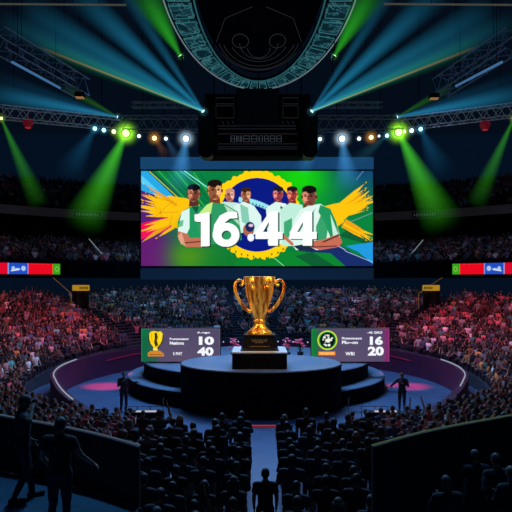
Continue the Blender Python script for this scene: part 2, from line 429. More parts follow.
# ------------------------------------------------------------------ scoreboards
def score_im(side):
    p = Paint(0, 0, 78, 34, 4)
    p.im[:] = (78, 70, 100)
    p.glow(40, 30, 40, 20, (92, 80, 108), .6)
    if side < 0:
        p.put(np.clip((11-p.X)/6, 0, 1), (14, 108, 62)); p.put(((p.X < 17) & (p.Y > 9)).astype(float), (20, 95, 65), .6)
        Y_ = (246, 208, 20)
        p.ell(14.5, 10, 7.6, 8.5, (20, 60, 40)); p.poly([(7.5, 4), (21.5, 4), (20.5, 14), (17, 20), (17.5, 24), (11, 24), (12, 20), (8.5, 14)], (20, 60, 40))
        p.poly([(7.9, 5), (10, 3), (13, 2.4), (16, 3.2), (19.5, 3), (21.3, 5), (20.6, 12), (18.6, 16), (16, 19), (16.2, 22.5), (11.6, 22.5), (12, 19), (9.4, 15.5), (8, 11)], Y_)
        p.poly([(13, 5), (15.3, 4), (16.5, 9), (15.4, 12), (16.8, 17), (14.2, 19), (12.6, 14), (13.4, 10)], (70, 50, 15))
        p.line((10, 5), (10.8, 13), .6, (200, 150, 10)); p.line((19, 5), (18.2, 12), .6, (255, 240, 120)); p.line((12.5, 21), (16, 22), 1, (250, 240, 190))
        p.poly([(6.5, 25), (9, 23), (18.5, 22.6), (22.5, 26), (22.5, 28.6), (6.5, 28.6)], (205, 130, 40)); p.line((8, 26.6), (21, 26.8), .6, (120, 60, 20))
        t = [('A-ngo', 55, 3.2, 2.4, 13), ('10', 57, 8.2, 8.6, 15), ('40', 55.5, 19.0, 8.8, 16), ('Pronomosom', 28.2, 9.4, 2.4, 18.5), ('Nations', 28.2, 13.2, 3.4, 14), ('3 PNT', 31.5, 24.2, 3.0, 9)]
    else:
        p.put(np.clip((10-p.X)/7, 0, 1), (14, 120, 50)); p.put(np.clip((p.X-70)/8, 0, 1), (140, 30, 105))
        p.ell(16, 12, 10, 10, (200, 225, 50)); p.ell(16, 12, 8.8, 8.8, (40, 150, 60)); p.ell(16, 12, 7.6, 7.9, (16, 22, 26))
        r2 = random.Random(5)
        for k in range(26):
            a, q = r2.uniform(0, 2*PI), r2.uniform(0, 5.6); p.ell(16+q*math.cos(a), 12+q*math.sin(a), r2.uniform(.6, 1.7), r2.uniform(.5, 1.4), (232, 240, 228), .95)
        for k in range(8):
            a = 2*PI*k/8; p.ell(16+6.6*math.cos(a), 12+6.6*math.sin(a), .6, .6, (16, 22, 26))
        p.poly([(7, 23.6), (24, 23.6), (24, 28), (7, 28)], (235, 120, 25)); p.text('mmnnmm', 8, 24.4, 2.4, (255, 205, 120), 15); p.poly([(7, 27.2), (24, 27.2), (24, 28), (7, 28)], (200, 60, 30))
        t = [('-46 GRD', 56, 2.8, 2.6, 15), ('16', 58.5, 8.0, 8.8, 13), ('20', 56.5, 18.4, 9.4, 16), ('Pronomosom', 30.5, 8.8, 2.4, 20), ('Plu--on', 30.5, 12.6, 3.2, 16), ('WRI', 34, 24.0, 3.6, 9)]
    for s, x, y, h, w in t: p.text(s, x, y, h, (238, 240, 248), w, .05 if len(s) == 2 else .03)
    p.put(((p.Y < .5) | (p.X < .4) | (p.X > 77.6)).astype(float), (150, 150, 175), .5)
    return p.im
for side in (-1, 1):
    s = 30.4/F; x0, x1 = ((141.5-256)*s, (220-256)*s) if side < 0 else ((311.5-256)*s, (389-256)*s)
    w = x1-x0; base = 1.42
    e = empty('scoreboard', ((x0+x1)/2, 30.4, base), 0, 'dark scoreboard with a %s on the stage' % ('yellow cup and numbers 10 and 40' if side < 0 else 'round green crest and numbers 16 and 20'), 'scoreboard')
    picture('display', score_im(side), flat(-w/2, w/2, .05, 1.72, -.04), e)
    b = BM(); box(b, (0, .06, .90), (w+.08, .18, 1.74), 0, .02); obj('casing', b, M['frame'], e)
    b = BM(); box(b, (0, .06, .025), (w*.8, .3, .05), 0, .01); obj('foot_rail', b, M['frame'], e)
# ------------------------------------------------------------------ the big screen
def screen_im():
    p = Paint(141.5, 171.3, 372.5, 266, 3); X, Y = p.X, p.Y; r2 = random.Random(11)
    p.im[:] = (8, 122, 62)
    p.put(np.clip((X-225)/70, 0, 1)*np.clip((345-X)/40, 0, 1)*np.clip((215-Y)/30, 0, 1), (22, 205, 14))
    p.put(np.clip((X-318)/40, 0, 1)*np.clip((212-Y)/45, 0, 1), (18, 62, 120))
    p.glow(182, 165, 30, 12, (14, 140, 66), .8)
    p.put(np.clip((185-X)/32, 0, 1)*np.clip((Y-180)/12, 0, 1), (84, 34, 118))
    p.put(np.clip((182-X)/30, 0, 1)*np.clip((Y-232)/8, 0, 1), (96, 28, 112))
    p.glow(192, 256, 22, 16, (96, 150, 22), .9); p.glow(225, 262, 26, 10, (20, 120, 40), .8)
    p.poly([(140, 226), (176, 214), (176, 228), (140, 240)], (236, 22, 92)); p.poly([(140, 224), (160, 219), (150, 228), (140, 232)], (250, 10, 80))
    p.poly([(140, 166), (150, 172), (182, 205), (165, 199), (140, 190)], (40, 165, 225)); p.poly([(140, 174), (160, 192), (140, 182)], (90, 200, 240))
    p.poly([(140, 164), (149, 168), (188, 205), (184, 206)], (16, 70, 80), .8)
    for k in range(9):
        a = 152+k*6; p.line((a, 170+k*.5), (a+30, 200+k*2), 1.1, [(10, 90, 50), (60, 190, 80), (8, 100, 70)][k % 3], .8)
    p.line((150, 172), (185, 204), .9, (220, 230, 60), .9); p.line((184, 171), (208, 188), 1.1, (150, 240, 240), .9); p.line((180, 171), (200, 186), .7, (110, 220, 220), .8)
    # right lower bands
    p.poly([(300, 226), (372.5, 214), (372.5, 250), (330, 246)], (10, 128, 60)); p.poly([(338, 236), (350, 228), (372.5, 240), (372.5, 246)], (16, 92, 52))
    p.poly([(300, 262), (330, 246), (372.5, 260), (372.5, 266), (300, 266)], (22, 48, 112)); p.poly([(345, 246), (372.5, 242), (372.5, 264), (358, 252)], (32, 150, 220))
    p.poly([(300, 252), (338, 244), (372.5, 266), (332, 266)], (24, 44, 104))
    p.poly([(235, 262), (262, 250), (330, 253), (345, 266), (235, 266)], (12, 130, 46)); p.line((272, 256), (284, 266), .8, (120, 230, 150)); p.poly([(295, 256), (312, 252), (335, 266), (312, 266)], (14, 92, 50))
    p.line((356, 180), (372, 160), .5, (130, 150, 190)); p.line((350, 222), (372, 213), .6, (130, 150, 190)); p.line((335, 244), (345, 250), .7, (210, 220, 235)); p.line((345, 251), (372, 262), .6, (190, 210, 235))
    Yl = (252, 192, 14)
    def splash(cx, cy, dirs, seed, n, core):
        rr = random.Random(seed); p.poly(core, Yl)
        for k in range(n):
            a = D(rr.uniform(*dirs)); l = rr.uniform(.45, 1.)*38; w = rr.uniform(.9, 2.6)
            d = Vector((math.cos(a), math.sin(a))); q = Vector((-d.y, d.x)); o = Vector((cx, cy))+d*8+q*rr.uniform(-4, 4); t = o+d*l
            p.poly([tuple(o-q*w), tuple(o+d*l*.6-q*w*.7), tuple(t), tuple(o+d*l*.55+q*w*.8), tuple(o+q*w)], Yl if rr.random() < .8 else (232, 160, 20))
            if rr.random() < .6: p.ell(t.x+d.x*2, t.y+d.y*2, rr.uniform(.4, 1.3), .5, Yl, 1, a)
    splash(182, 213, (176, 218), 3, 30, [(200, 205), (188, 199), (170, 196), (158, 200), (162, 208), (168, 216), (172, 226), (186, 232), (200, 226)])
    splash(180, 220, (140, 170), 4, 6, [(200, 215), (185, 210), (180, 222), (196, 226)])
    splash(336, 214, (-42, -14), 5, 24, [(318, 208), (334, 204), (346, 202), (352, 208), (348, 216), (340, 224), (326, 228)])
    splash(336, 220, (10, 40), 6, 9, [(322, 212), (338, 210), (344, 222), (332, 230)])
    for k in range(7): p.line((150+r2.random()*20, 196+r2.random()*30), (158+r2.random()*22, 200+r2.random()*26), .4, (150, 90, 10), .6)
    # ring
    ang = np.arctan2(Y-215, X-257); d = np.hypot(X-257, (Y-215)*1.0)
    wob = 1.0*np.sin(ang*23)+.8*np.sin(ang*41+1)+1.2*np.sin(ang*7)
    p.put((d < 44.3+wob*.8).astype(float), (252, 206, 10)); p.put((d < 36.6).astype(float), (10, 26, 128)); p.glow(257, 240, 30, 14, (8, 60, 170), .0)
    for k in range(26):
        a = D(40+k*4.2); q = 41+r2.random()*3; p.ell(257+q*math.cos(a), 215+q*math.sin(a), .7, 1.1, (20, 90, 40) if k % 2 else (252, 206, 10))
    for k in range(24): 
        t = k/23; x = 240+40*t; y = 200+12*t*t+3*t; p.ell(x, y, 1.4, 2.9, (150, 225, 235))
    for k in range(11): p.ell(243+k*3.3, 201.4+k*.7+.035*k*k, .7, .9, (20, 110, 100))
    # players
    def player(cx, top, s, skin, skd, hair, face_dx, body, arms=None, hh=1.):
        """head 13 wide x 17 high times s"""
        p.poly([(cx-4*s, top+12*s), (cx+4*s, top+12*s), (cx+5*s, top+22*s), (cx-5*s, top+22*s)], skd)
        for q, c, st in body: p.poly(q, c, st)
        p.ell(cx, top+9*s, 6.3*s, 8.4*s, skin); p.ell(cx+face_dx*-3*s, top+10*s, 3.4*s, 7*s, skd, .75)
        p.ell(cx, top+2.9*s, 6.3*s, 3.4*s*hh, hair); p.poly([(cx-6.4*s, top+2.4*s), (cx+6.4*s, top+2.4*s), (cx+6.4*s, top+7.5*s), (cx+5.3*s, top+4.6*s), (cx-5.3*s, top+4.6*s), (cx-6.4*s, top+7.5*s)], hair)
        p.ell(cx+face_dx*4*s, top+9*s, 2.2*s, 4.4*s, tuple(min(255, c*1.18) for c in skin), .8)
        for q in (-1, 1):
            p.ell(cx+q*2.5*s+face_dx*s, top+8.6*s, 1.3*s, .7*s, (30, 18, 16)); p.line((cx+q*2.5*s-1.4*s+face_dx*s, top+7*s), (cx+q*2.5*s+1.4*s+face_dx*s, top+7*s), .5*s, (30, 18, 16))
            p.ell(cx+q*6.4*s, top+9.4*s, .9*s, 1.6*s, skd)
        p.line((cx+face_dx*1.4*s, top+8.5*s), (cx+face_dx*1.8*s, top+11.4*s), .9*s, skd); p.line((cx-1.8*s+face_dx*s, top+13.4*s), (cx+1.8*s+face_dx*s, top+13.4*s), .9*s, (110, 40, 40))
        p.ell(cx+face_dx*s, top+15.3*s, 3.2*s, 1.3*s, skd, .8)
    W, G, GD = (214, 240, 232), (30, 148, 90), (14, 84, 56)
    sk, sd = (214, 150, 116), (120, 62, 44)
    p.glow(200, 236, 20, 18, (16, 110, 60), .5)
    player(230, 189, .72, (226, 170, 150), (150, 70, 60), (200, 140, 120), .6, [([(212, 208), (224, 202), (238, 203), (246, 212), (250, 232), (212, 236)], (190, 228, 214), 1)])
    player(246, 188, .76, (222, 160, 120), (130, 66, 46), (60, 34, 22), .6, [([(234, 206), (244, 202), (254, 206), (261, 216), (262, 232), (250, 236), (236, 226)], W, 1), ([(240, 204), (248, 208), (250, 226), (242, 222)], (110, 190, 160), .8)])
    player(278, 187, .80, (226, 130, 124), (120, 40, 50), (24, 26, 40), -.7, [([(266, 208), (276, 202), (286, 204), (290, 214), (288, 244), (268, 244)], W, 1), ([(280, 206), (287, 210), (284, 230)], GD, 1)])
    player(292, 187, .82, (226, 120, 104), (130, 40, 40), (30, 22, 24), -.6, [([(280, 210), (290, 203), (302, 205), (306, 220), (300, 246), (282, 246)], (186, 232, 214), 1), ([(284, 222), (292, 218), (292, 236), (284, 240)], G, .8)])
    # left outer pair
    player(194, 185, .98, (190, 120, 92), (90, 44, 36), (14, 14, 20), -.6,
           [([(178, 222), (182, 212), (190, 207), (200, 206), (214, 214), (218, 244), (186, 246)], G, 1), ([(178, 232), (182, 212), (190, 208), (190, 228), (187, 234)], W, 1), ([(192, 207), (199, 207), (197, 214)], GD, 1), ([(178, 222), (184, 220), (183, 226), (178, 228)], G, .6)])
    p.poly([(178, 231), (188, 234), (190, 238), (206, 238), (214, 242), (208, 247), (186, 247), (179, 240)], (190, 110, 84)); p.line((184, 243), (206, 241), 1.2, (110, 50, 40)); p.poly([(178, 236), (182, 232), (186, 246), (181, 244)], (236, 180, 150), .7)
    player(215, 180.5, 1.12, (226, 164, 110), (116, 58, 40), (26, 18, 16), .7,
           [([(196, 216), (204, 207), (214, 203), (224, 204), (238, 212), (242, 240), (206, 244), (198, 230)], (44, 150, 96), 1), ([(199, 214), (207, 205), (213, 202), (211, 214), (203, 222)], (196, 230, 130), 1), ([(224, 205), (236, 212), (240, 226), (230, 216)], (190, 225, 200), .9)])
    player(309, 186.5, 1.14, (206, 130, 104), (92, 44, 38), (20, 15, 16), -.8,
           [([(288, 240), (294, 220), (300, 210), (308, 206), (320, 204), (330, 210), (336, 222), (340, 238), (322, 243), (318, 250), (296, 250)], W, 1),
            ([(320, 205), (330, 209), (336, 222), (339, 236), (330, 237), (324, 222), (318, 212)], G, 1), ([(322, 212), (328, 226), (326, 240), (316, 246), (316, 226)], (36, 150, 92), .9), ([(330, 214), (337, 232), (340, 238), (333, 238)], W, .9), ([(302, 212), (309, 216), (316, 208), (309, 219)], GD, 1)])
    p.poly([(322, 240), (338, 234), (342, 242), (338, 247), (320, 250), (306, 246), (310, 241)], (196, 106, 84)); p.line((312, 247), (336, 246), 1.2, (110, 48, 44)); p.line((323, 242), (339, 235), 1.1, (10, 30, 28))
    p.poly([(293, 246), (305, 244), (316, 250), (300, 251)], (28, 40, 66)); p.line((281, 234), (292, 244), 3, (200, 110, 80))
    # ball at the place of the colon
    p.ell(248.5, 230, 5.4, 6.4, (170, 100, 80)); p.ell(250, 227, 4.6, 5, (30, 40, 90)); p.ell(251, 225.5, 2.4, 1.6, (220, 190, 220)); p.ell(250.8, 237.6, 3.4, 3.8, (236, 244, 250))
    # digits
    def dig(pts_list, ox, oy, sh=(10, 60, 40)):
        for dx, dy, c in ((1.4, 1.2, sh), (0, 0, (252, 253, 255))):
            m = np.zeros_like(X)
            for pts in pts_list: m = np.abs(m-p.mask_poly([(ox+dx+a, oy+dy+b_) for a, b_ in pts]))
            p.put(m, c, 1. if c[0] > 100 else .75)
    circ = lambda cx, cy, rx, ry, n=40: [(cx+rx*math.cos(2*PI*k/n), cy+ry*math.sin(2*PI*k/n)) for k in range(n)]
    dig([[(0, 2.2), (13.4, 0), (15, .8), (15, 33.5), (6.2, 34), (6.2, 9.6), (1, 9.2), (0, 8)]], 195, 212.5)
    for dx, dy, c, al in ((1.4, 1.2, (10, 60, 40), .75), (0, 0, (252, 253, 255), 1)):
        ox, oy = 213+dx, 211.8+dy
        m = p.mask_poly(circ(ox+13.2, oy+23, 13.4, 12)); m = np.maximum(m, p.mask_poly([(ox, oy+22), (ox+1.4, oy+13), (ox+7, oy+4), (ox+15, oy), (ox+24, oy+.6), (ox+24.6, oy+6.4), (ox+17, oy+7), (ox+11.6, oy+11), (ox+9.4, oy+17), (ox+6, oy+24)]))
        m = m*(1-p.mask_poly(circ(ox+13.6, oy+23.4, 4.8, 4.6))); p.put(m, c, al)
    four = [[(14.5, 0), (22.5, 0), (22.5, 20.6), (27, 20.6), (27, 27.4), (22.5, 27.4), (22.5, 34), (13, 34), (13, 27.4), (0, 27.4), (0, 20.6)], [(13.2, 10.6), (13.2, 20.6), (7.4, 20.6)]]
    dig(four, 255.5, 211.5); dig(four, 289.5, 211.5)
    return p.im
e = empty('video_screen', (0, 42, 0), 0, 'giant LED video screen showing six footballers in green and white and the digits 16 44', 'screen')
sx0, sx1 = (141.5-256)*42/F, (372.5-256)*42/F; sz0, sz1 = EYE+(HZ-266)*.07, EYE+(HZ-171.3)*.07
picture('picture', screen_im(), flat(sx0, sx1, sz0, sz1, -.12), e)
b = BM(); box(b, ((sx0+sx1)/2, .15, (sz0+sz1)/2), (sx1-sx0+.25, .5, sz1-sz0+.25), 0, .03); obj('casing', b, M['frame'], e)
for x in (-6.5, -2.2, 2.2, 6.5): b = BM(); tube(b, [(x, .3, sz1+.9), (x, .3, 26)], .03, 5); obj('hanging_cable', b, M['black'], e)
b = BM(); box(b, ((sx0+sx1)/2, .1, sz1+.55), (sx1-sx0+.1, .5, .84), 0, .02)
obj('header_panel', b, M['header'], e)
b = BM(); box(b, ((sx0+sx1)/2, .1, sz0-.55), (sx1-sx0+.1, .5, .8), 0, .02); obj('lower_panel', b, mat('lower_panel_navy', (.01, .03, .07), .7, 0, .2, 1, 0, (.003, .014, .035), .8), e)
# ------------------------------------------------------------------ overhead oval lighting ring
RZ = 17.6; OC = 26.0
e = empty('lighting_ring', (0.15, OC, RZ), 0, 'huge oval overhead ring of teal-lit panels hanging above the stage', 'lighting ring')
def el(a, ax, ay, z=0): return Vector((ax*math.cos(a), ay*math.sin(a), z))
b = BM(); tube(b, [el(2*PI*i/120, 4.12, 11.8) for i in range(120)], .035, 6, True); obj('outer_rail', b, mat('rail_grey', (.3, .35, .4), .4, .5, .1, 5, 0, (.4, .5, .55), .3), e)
b = BM(); tube(b, [el(2*PI*i/120, 2.82, 10.25) for i in range(120)], .04, 6, True); obj('inner_rail', b, emat('inner_rail_teal', (.04, .2, .24), .45), e)
b = BM(); A_ = [[b.verts.new(el(2*PI*i/90, ax, ay, .2)) for i in range(90)] for ax, ay in ((2.8, 10.2), (4.1, 11.8))]
for i in range(90): b.faces.new((A_[0][i], A_[0][(i+1) % 90], A_[1][(i+1) % 90], A_[1][i]))
obj('panel_backing', b, M['darker'], e)
def panel_mat():
    m, nt, out = nt_new('teal_panel'); N = nt.nodes.new; L = nt.links.new
    tc = N('ShaderNodeTexCoord'); v = N('ShaderNodeTexNoise'); v.inputs['Scale'].default_value = .8; v.inputs['Detail'].default_value = 5; v.inputs['Distortion'].default_value = 1.5
    L(tc.outputs['Object'], v.inputs['Vector'])
    r = N('ShaderNodeValToRGB'); r.color_ramp.elements[0].position = .47; r.color_ramp.elements[0].color = (.003, .018, .026, 1)
    r.color_ramp.elements[1].position = .53; r.color_ramp.elements[1].color = (.006, .035, .05, 1)
    q = r.color_ramp.elements.new(.5); q.color = (.035, .15, .17, 1)
    L(v.outputs[0], r.inputs[0]); e_ = N('ShaderNodeEmission'); e_.inputs[1].default_value = 1.
    L(r.outputs[0], e_.inputs[0]); L(e_.outputs[0], out.inputs[0]); return m
pm = panel_mat(); pe = emat('panel_edge', (.06, .26, .30), .55); NP = 40
for i in range(NP):
    t0, t1 = 2*PI*(i+.13)/NP, 2*PI*(i+.87)/NP
    if math.sin((t0+t1)/2) < -.35: continue
    b = BM(); q = []
    for a in (t0, (t0+t1)/2, t1):
        q.append([b.verts.new(el(a, ax, ay, z)) for ax, ay, z in ((2.98, 10.42, 0), (4.0, 11.6, 0), (4.0, 11.6, .12), (2.98, 10.42, .12))])
    for A, B2 in zip(q, q[1:]):
        for k in range(4): b.faces.new((A[k], B2[k], B2[(k+1) % 4], A[(k+1) % 4]))
    b.faces.new(q[0]); b.faces.new(q[-1]); pn = obj('panel', b, pm, e)
    b = BM(); tube(b, [el(t0, 3.02, 10.46, -.02), el(t0, 3.96, 11.56, -.02), el((t0+t1)/2, 3.96, 11.56, -.02), el(t1, 3.96, 11.56, -.02), el(t1, 3.02, 10.46, -.02), el((t0+t1)/2, 3.02, 10.46, -.02)], .022, 4, True); obj('panel_frame', b, pe, pn)
b = BM(); vs = [b.verts.new(el(2*PI*i/90, 2.8, 10.2, .5)) for i in range(90)]; b.faces.new(vs)
obj('inner_canopy', b, M['darker'], e)
b = BM()
for k, (ax, ay, a0, a1, cy) in enumerate(((2.1, 4.6, 10, 170, 4.4), (1.9, 4.2, 15, 165, 4.3), (1.5, 3.2, 20, 160, 4.6), (1.0, 2.2, 0, 180, 5.2), (2.3, 5.2, 30, 150, 4.0), (.6, 1.4, 0, 180, 5.8))):
    tube(b, [Vector((ax*math.cos(D(a0+(a1-a0)*i/24)), cy+ay*math.sin(D(a0+(a1-a0)*i/24)), .3)) for i in range(25)], .018, 4)
for s in (-1, 1):
    tube(b, [Vector((s*.95+.42*math.cos(2*PI*i/20), 4.9+.9*math.sin(2*PI*i/20), .3)) for i in range(20)], .02, 4, True)
    tube(b, [Vector((s*.3, 1, .3)), Vector((s*1.6, 2.2, .3)), Vector((s*2.2, 5, .3))], .015, 4)
obj('rigging_lines', b, emat('canopy_line', (.05, .055, .07), .35), e)
for a in (30, 60, 120, 150, 90): b = BM(); q = el(D(a), 3.4, 11); tube(b, [q, q+Vector((0, 0, 8.4))], .03, 5); obj('hanging_cable', b, M['black'], e)
# ------------------------------------------------------------------ hanging speaker cluster above the screen
s = 38/F
e = empty('speaker_cluster', (.1, 38, 0), 0, 'wide black hanging speaker and rigging box above the middle of the screen', 'speaker')
def rounded_panel(b, x0, x1, z0, z1, y0, y1, r):
    pts = [(x0, z1), (x1, z1)]
    for cx, a0 in ((x1-r, 0), (x0+r, -90)):
        for k in range(7):
            a = D(a0-15*k); pts.append((cx+r*math.cos(a), z0+r+r*math.sin(a)))
    A = [b.verts.new((x, y0, z)) for x, z in pts]; B2 = [b.verts.new((x, y1, z)) for x, z in pts]
    b.faces.new(A); b.faces.new(B2)
    for k in range(len(pts)): b.faces.new((A[k], A[(k+1) % len(pts)], B2[(k+1) % len(pts)], B2[k]))
X = lambda px: (px-256)*s-.1
Z = lambda py: EYE+(HZ-py)*s
b = BM(); rounded_panel(b, X(205), X(310), Z(156), Z(94), 0, 1.6, .25); obj('housing', b, M['darker'], e)
for q in ((199, 214), (302, 317)):
    b = BM(); rounded_panel(b, X(q[0]), X(q[1]), Z(159), Z(112), -.5, .6, .42); obj('side_column', b, M['black'], e)
b = BM(); box(b, (0, -.15, (Z(88)+Z(126))/2), (X(279)-X(237), .7, Z(88)-Z(126)), 0, .05); obj('center_block', b, mat('block_black', (.003, .004, .006), .9), e)
b = BM()
def frame_rect(x0, y0, x1, y1, y=-.03, w=.012):
    tube(b, [(X(x0), y, Z(y0)), (X(x1), y, Z(y0)), (X(x1), y, Z(y1)), (X(x0), y, Z(y1))], w, 4, True)
for q in ((216, 98, 234, 104), (216, 106, 234, 118), (283, 98, 298, 104), (283, 106, 298, 118), (218, 126, 296, 129), (218, 134, 297, 144), (218, 147, 297, 149)): frame_rect(*q)
for x in range(222, 296, 5): tube(b, [(X(x), -.03, Z(121)), (X(x+2), -.03, Z(124))], .01, 4)
obj('panel_lines', b, M['grey_line'], e)
b = BM()
xx = 231
for wch in (5, 3, 3, 7, 7, 5, 5, 6, 6):
    tube(b, [(X(xx), -.05, Z(136)), (X(xx+wch-1.5), -.05, Z(136)), (X(xx+wch-1.5), -.05, Z(142)), (X(xx), -.05, Z(142))], .016, 4, True)
    tube(b, [(X(xx), -.05, Z(139)), (X(xx+wch-1.5), -.05, Z(139))], .014, 4); xx += wch+.6
obj('lettering', b, emat('cluster_letter', (.16, .2, .26), .3), e)
for x in (-2.8, 2.8): b = BM(); tube(b, [(x, .5, Z(100)), (x, .5, 26)], .04, 5); obj('hanging_cable', b, M['black'], e)
# ------------------------------------------------------------------ trusses
def truss(p0, p1, size, bays, label, cables=2, m=None, r=.035):
    p0, p1 = Vector(p0), Vector(p1); d = p1-p0; L_ = d.length; u = d.normalized()
    side = u.cross(Vector((0, 0, 1))).normalized(); up = side.cross(u).normalized()
    e = empty('truss', p0, 0, label, 'truss')
    cs = [side*(i*size/2)+up*(j*size/2) for i, j in ((-1, -1), (1, -1), (1, 1), (-1, 1))]
    b = BM()
    for c in cs: tube(b, [c, c+d], r, 5)
    obj('chords', b, m or M['truss'], e)
    b = BM()
    for k in range(bays):
        q0, q1 = d*(k/bays), d*((k+1)/bays)
        for i in range(4):
            A, B2 = cs[i], cs[(i+1) % 4]
            if k % 2: A, B2 = B2, A
            tube(b, [q0+A, q1+B2], r*.55, 4)
    obj('lattice', b, m or M['truss'], e)
    for k in range(cables):
        b = BM(); q = d*((k+.5)/cables); tube(b, [q+Vector((0, 0, size/2)), Vector((q.x, q.y, 26-p0.z))], .02, 4); obj('hanging_cable', b, M['black'], e)
    return e
dim = mat('truss_dim', (.10, .13, .18), .5, .6, .1, 10, 0, (.25, .4, .6), .022)  # dimmer truss metal, its glow stands for weak light on it
brt = mat('truss_side', (.2, .24, .3), .4, .6, .1, 10, 0, (.45, .6, .8), .055)  # brighter truss metal, its glow stands for stronger light on it
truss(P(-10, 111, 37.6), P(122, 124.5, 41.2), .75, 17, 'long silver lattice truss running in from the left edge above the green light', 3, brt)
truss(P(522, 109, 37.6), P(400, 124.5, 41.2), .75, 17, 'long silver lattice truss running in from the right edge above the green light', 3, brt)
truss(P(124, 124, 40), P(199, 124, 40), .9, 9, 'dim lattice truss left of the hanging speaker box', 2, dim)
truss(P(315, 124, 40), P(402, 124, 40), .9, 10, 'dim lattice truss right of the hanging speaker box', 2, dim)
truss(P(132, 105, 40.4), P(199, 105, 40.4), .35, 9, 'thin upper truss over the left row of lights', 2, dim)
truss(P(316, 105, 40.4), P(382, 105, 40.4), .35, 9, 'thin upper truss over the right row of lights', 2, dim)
blu = mat('truss_blue', (.08, .12, .22), .4, .6, .1, 10, 0, (.2, .35, .7), .035)  # bluish glow put into the metal for light on the slanting trusses
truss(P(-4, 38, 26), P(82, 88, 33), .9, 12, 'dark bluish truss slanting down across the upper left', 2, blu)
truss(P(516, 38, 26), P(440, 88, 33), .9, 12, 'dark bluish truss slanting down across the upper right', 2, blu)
for s_, (a, c) in (('left', (P(12, 62, 25), P(60, 88, 29))), ('right', (P(502, 62, 25), P(456, 86, 29)))):
    e = empty('tube_light', a, 0, 'long blue tube light slung under the %s slanting truss' % s_, 'light')
    b = BM(); tube(b, [Vector(), c-a], .055, 6); obj('lit_tube', b, M['tube_blue'], e)
    b = BM(); 
    for t in (.1, .9): q = (c-a)*t; tube(b, [q, q+Vector((0, 0, 26-a.z-q.z))], .012, 4)
    tube(b, [Vector((0, 0, .09)), c-a+Vector((0, 0, .09))], .05, 5)
    obj('hanger', b, M['black'], e)
# small lamps hanging at the end of the slanting trusses
for px_, py_, w in ((80, 95, 'left'), (434, 96, 'right')):
    p = P(px_, py_, 32); e = empty('rigging_lamp', p, 0, 'small warm-lit rigging lamp at the end of the %s slanting truss' % w, 'light')
    b = BM(); box(b, (0, 0, 0), (.5, .4, .25), 0, .03); tube(b, [(0, 0, .1), (0, 0, 26-p.z)], .015, 4); obj('housing', b, M['black'], e)
    b = BM(); box(b, (0, -.02, -.15), (.42, .3, .05), 0, .01); obj('lens', b, emat('warm_lens', (.8, .4, .15), .35), e)
for px_, py_, w in ((28, 123, 'left'), (485, 125, 'right')):
    p = P(px_, py_, 38.6); e = empty('red_lamp', p, 0, 'small red lamp hanging under the long %s truss' % w, 'light')
    b = BM(); lathe(b, [(.12, .25), (.3, .2), (.34, .0), (.2, -.3)], 12); tube(b, [(0, 0, .2), (0, 0, .6)], .02, 4); obj('housing', b, mat('red_shell', (.2, .01, .02), .5, 0, .2, 5, 0, (.6, .02, .05), .12), e)
    b = BM(); lathe(b, [(.18, -.3), (.14, -.34)], 12); obj('lens', b, emat('red_lens', (.8, .05, .06), .4), e)
# ceiling catwalk beams
for x0, x1, py_, Y_, w in ((-8, 126, 4, 24, 'left'), (384, 520, 4, 24, 'right')):
    a, c = P(x0, py_, Y_), P(x1, py_+1, Y_); e = empty('ceiling_catwalk', a, 0, 'thin catwalk rail crossing the ceiling at the top %s' % w, 'catwalk')
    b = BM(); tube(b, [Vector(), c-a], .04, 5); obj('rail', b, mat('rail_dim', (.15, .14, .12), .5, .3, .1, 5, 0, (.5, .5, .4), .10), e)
    b = BM()
    for t in (.1, .35, .6, .8, .97): q = (c-a)*t; tube(b, [q, q+Vector((0, 0, 26-a.z-q.z))], .015, 4)
    tube(b, [Vector((0, 0, .9)), c-a+Vector((0, 0, .9))], .03, 4); obj('hanger', b, M['black'], e)
# ------------------------------------------------------------------ haze beams
def beam_mat(name, col, strength, L_, r0, r1, fall=1.0, edge=2.0):
    m, nt, out = nt_new(name); N = nt.nodes.new; K = nt.links.new
    def mth(op, a, b_=None):
        n = N('ShaderNodeMath'); n.operation = op
        for i, v in enumerate((a, b_)):
            if v is None: continue
            if isinstance(v, (int, float)): n.inputs[i].default_value = v
            else: K(v, n.inputs[i])
        return n.outputs[0]
    tc = N('ShaderNodeTexCoord'); sp = N('ShaderNodeSeparateXYZ'); K(tc.outputs['Object'], sp.inputs[0])
    x, y, z = sp.outputs
    rad = mth('SQRT', mth('ADD', mth('MULTIPLY', x, x), mth('MULTIPLY', y, y)))
    t = mth('DIVIDE', z, L_); w = mth('ADD', mth('MULTIPLY', t, r1-r0), r0)
    q = mth('MAXIMUM', mth('SUBTRACT', 1., mth('DIVIDE', rad, w)), 0.)
    prof = mth('POWER', q, edge*.5)
    ax = mth('DIVIDE', r0*1.0+.02, w); ax = mth('POWER', ax, fall)
    end = mth('POWER', mth('MAXIMUM', mth('SUBTRACT', 1., t), 0.), .8)
    s_ = mth('MULTIPLY', mth('MULTIPLY', mth('MULTIPLY', ax, end), prof), strength)
    e_ = N('ShaderNodeEmission'); e_.inputs[0].default_value = (*col, 1); K(s_, e_.inputs[1]); K(e_.outputs[0], out.inputs['Volume'])
    return m
SHORT = {}
for w in ('left', 'right'):
    SHORT['cyan fan lamp at the top %s corner of the hanging speaker box' % w] = 'fan lamp at the speaker box %s corner' % w
    SHORT['cyan fan lamp above the bright green lamp on the %s side' % w] = 'fan lamp over the %s green lamp' % w
    SHORT['small green spot beside the overhead oval ring on the %s side' % w] = 'green spot %s of the oval ring' % w
CNAME = lambda c: 'orange' if c[0] > .5 else 'green' if c[1] > 2*c[2] else 'teal' if c[2] < c[1] else 'blue'
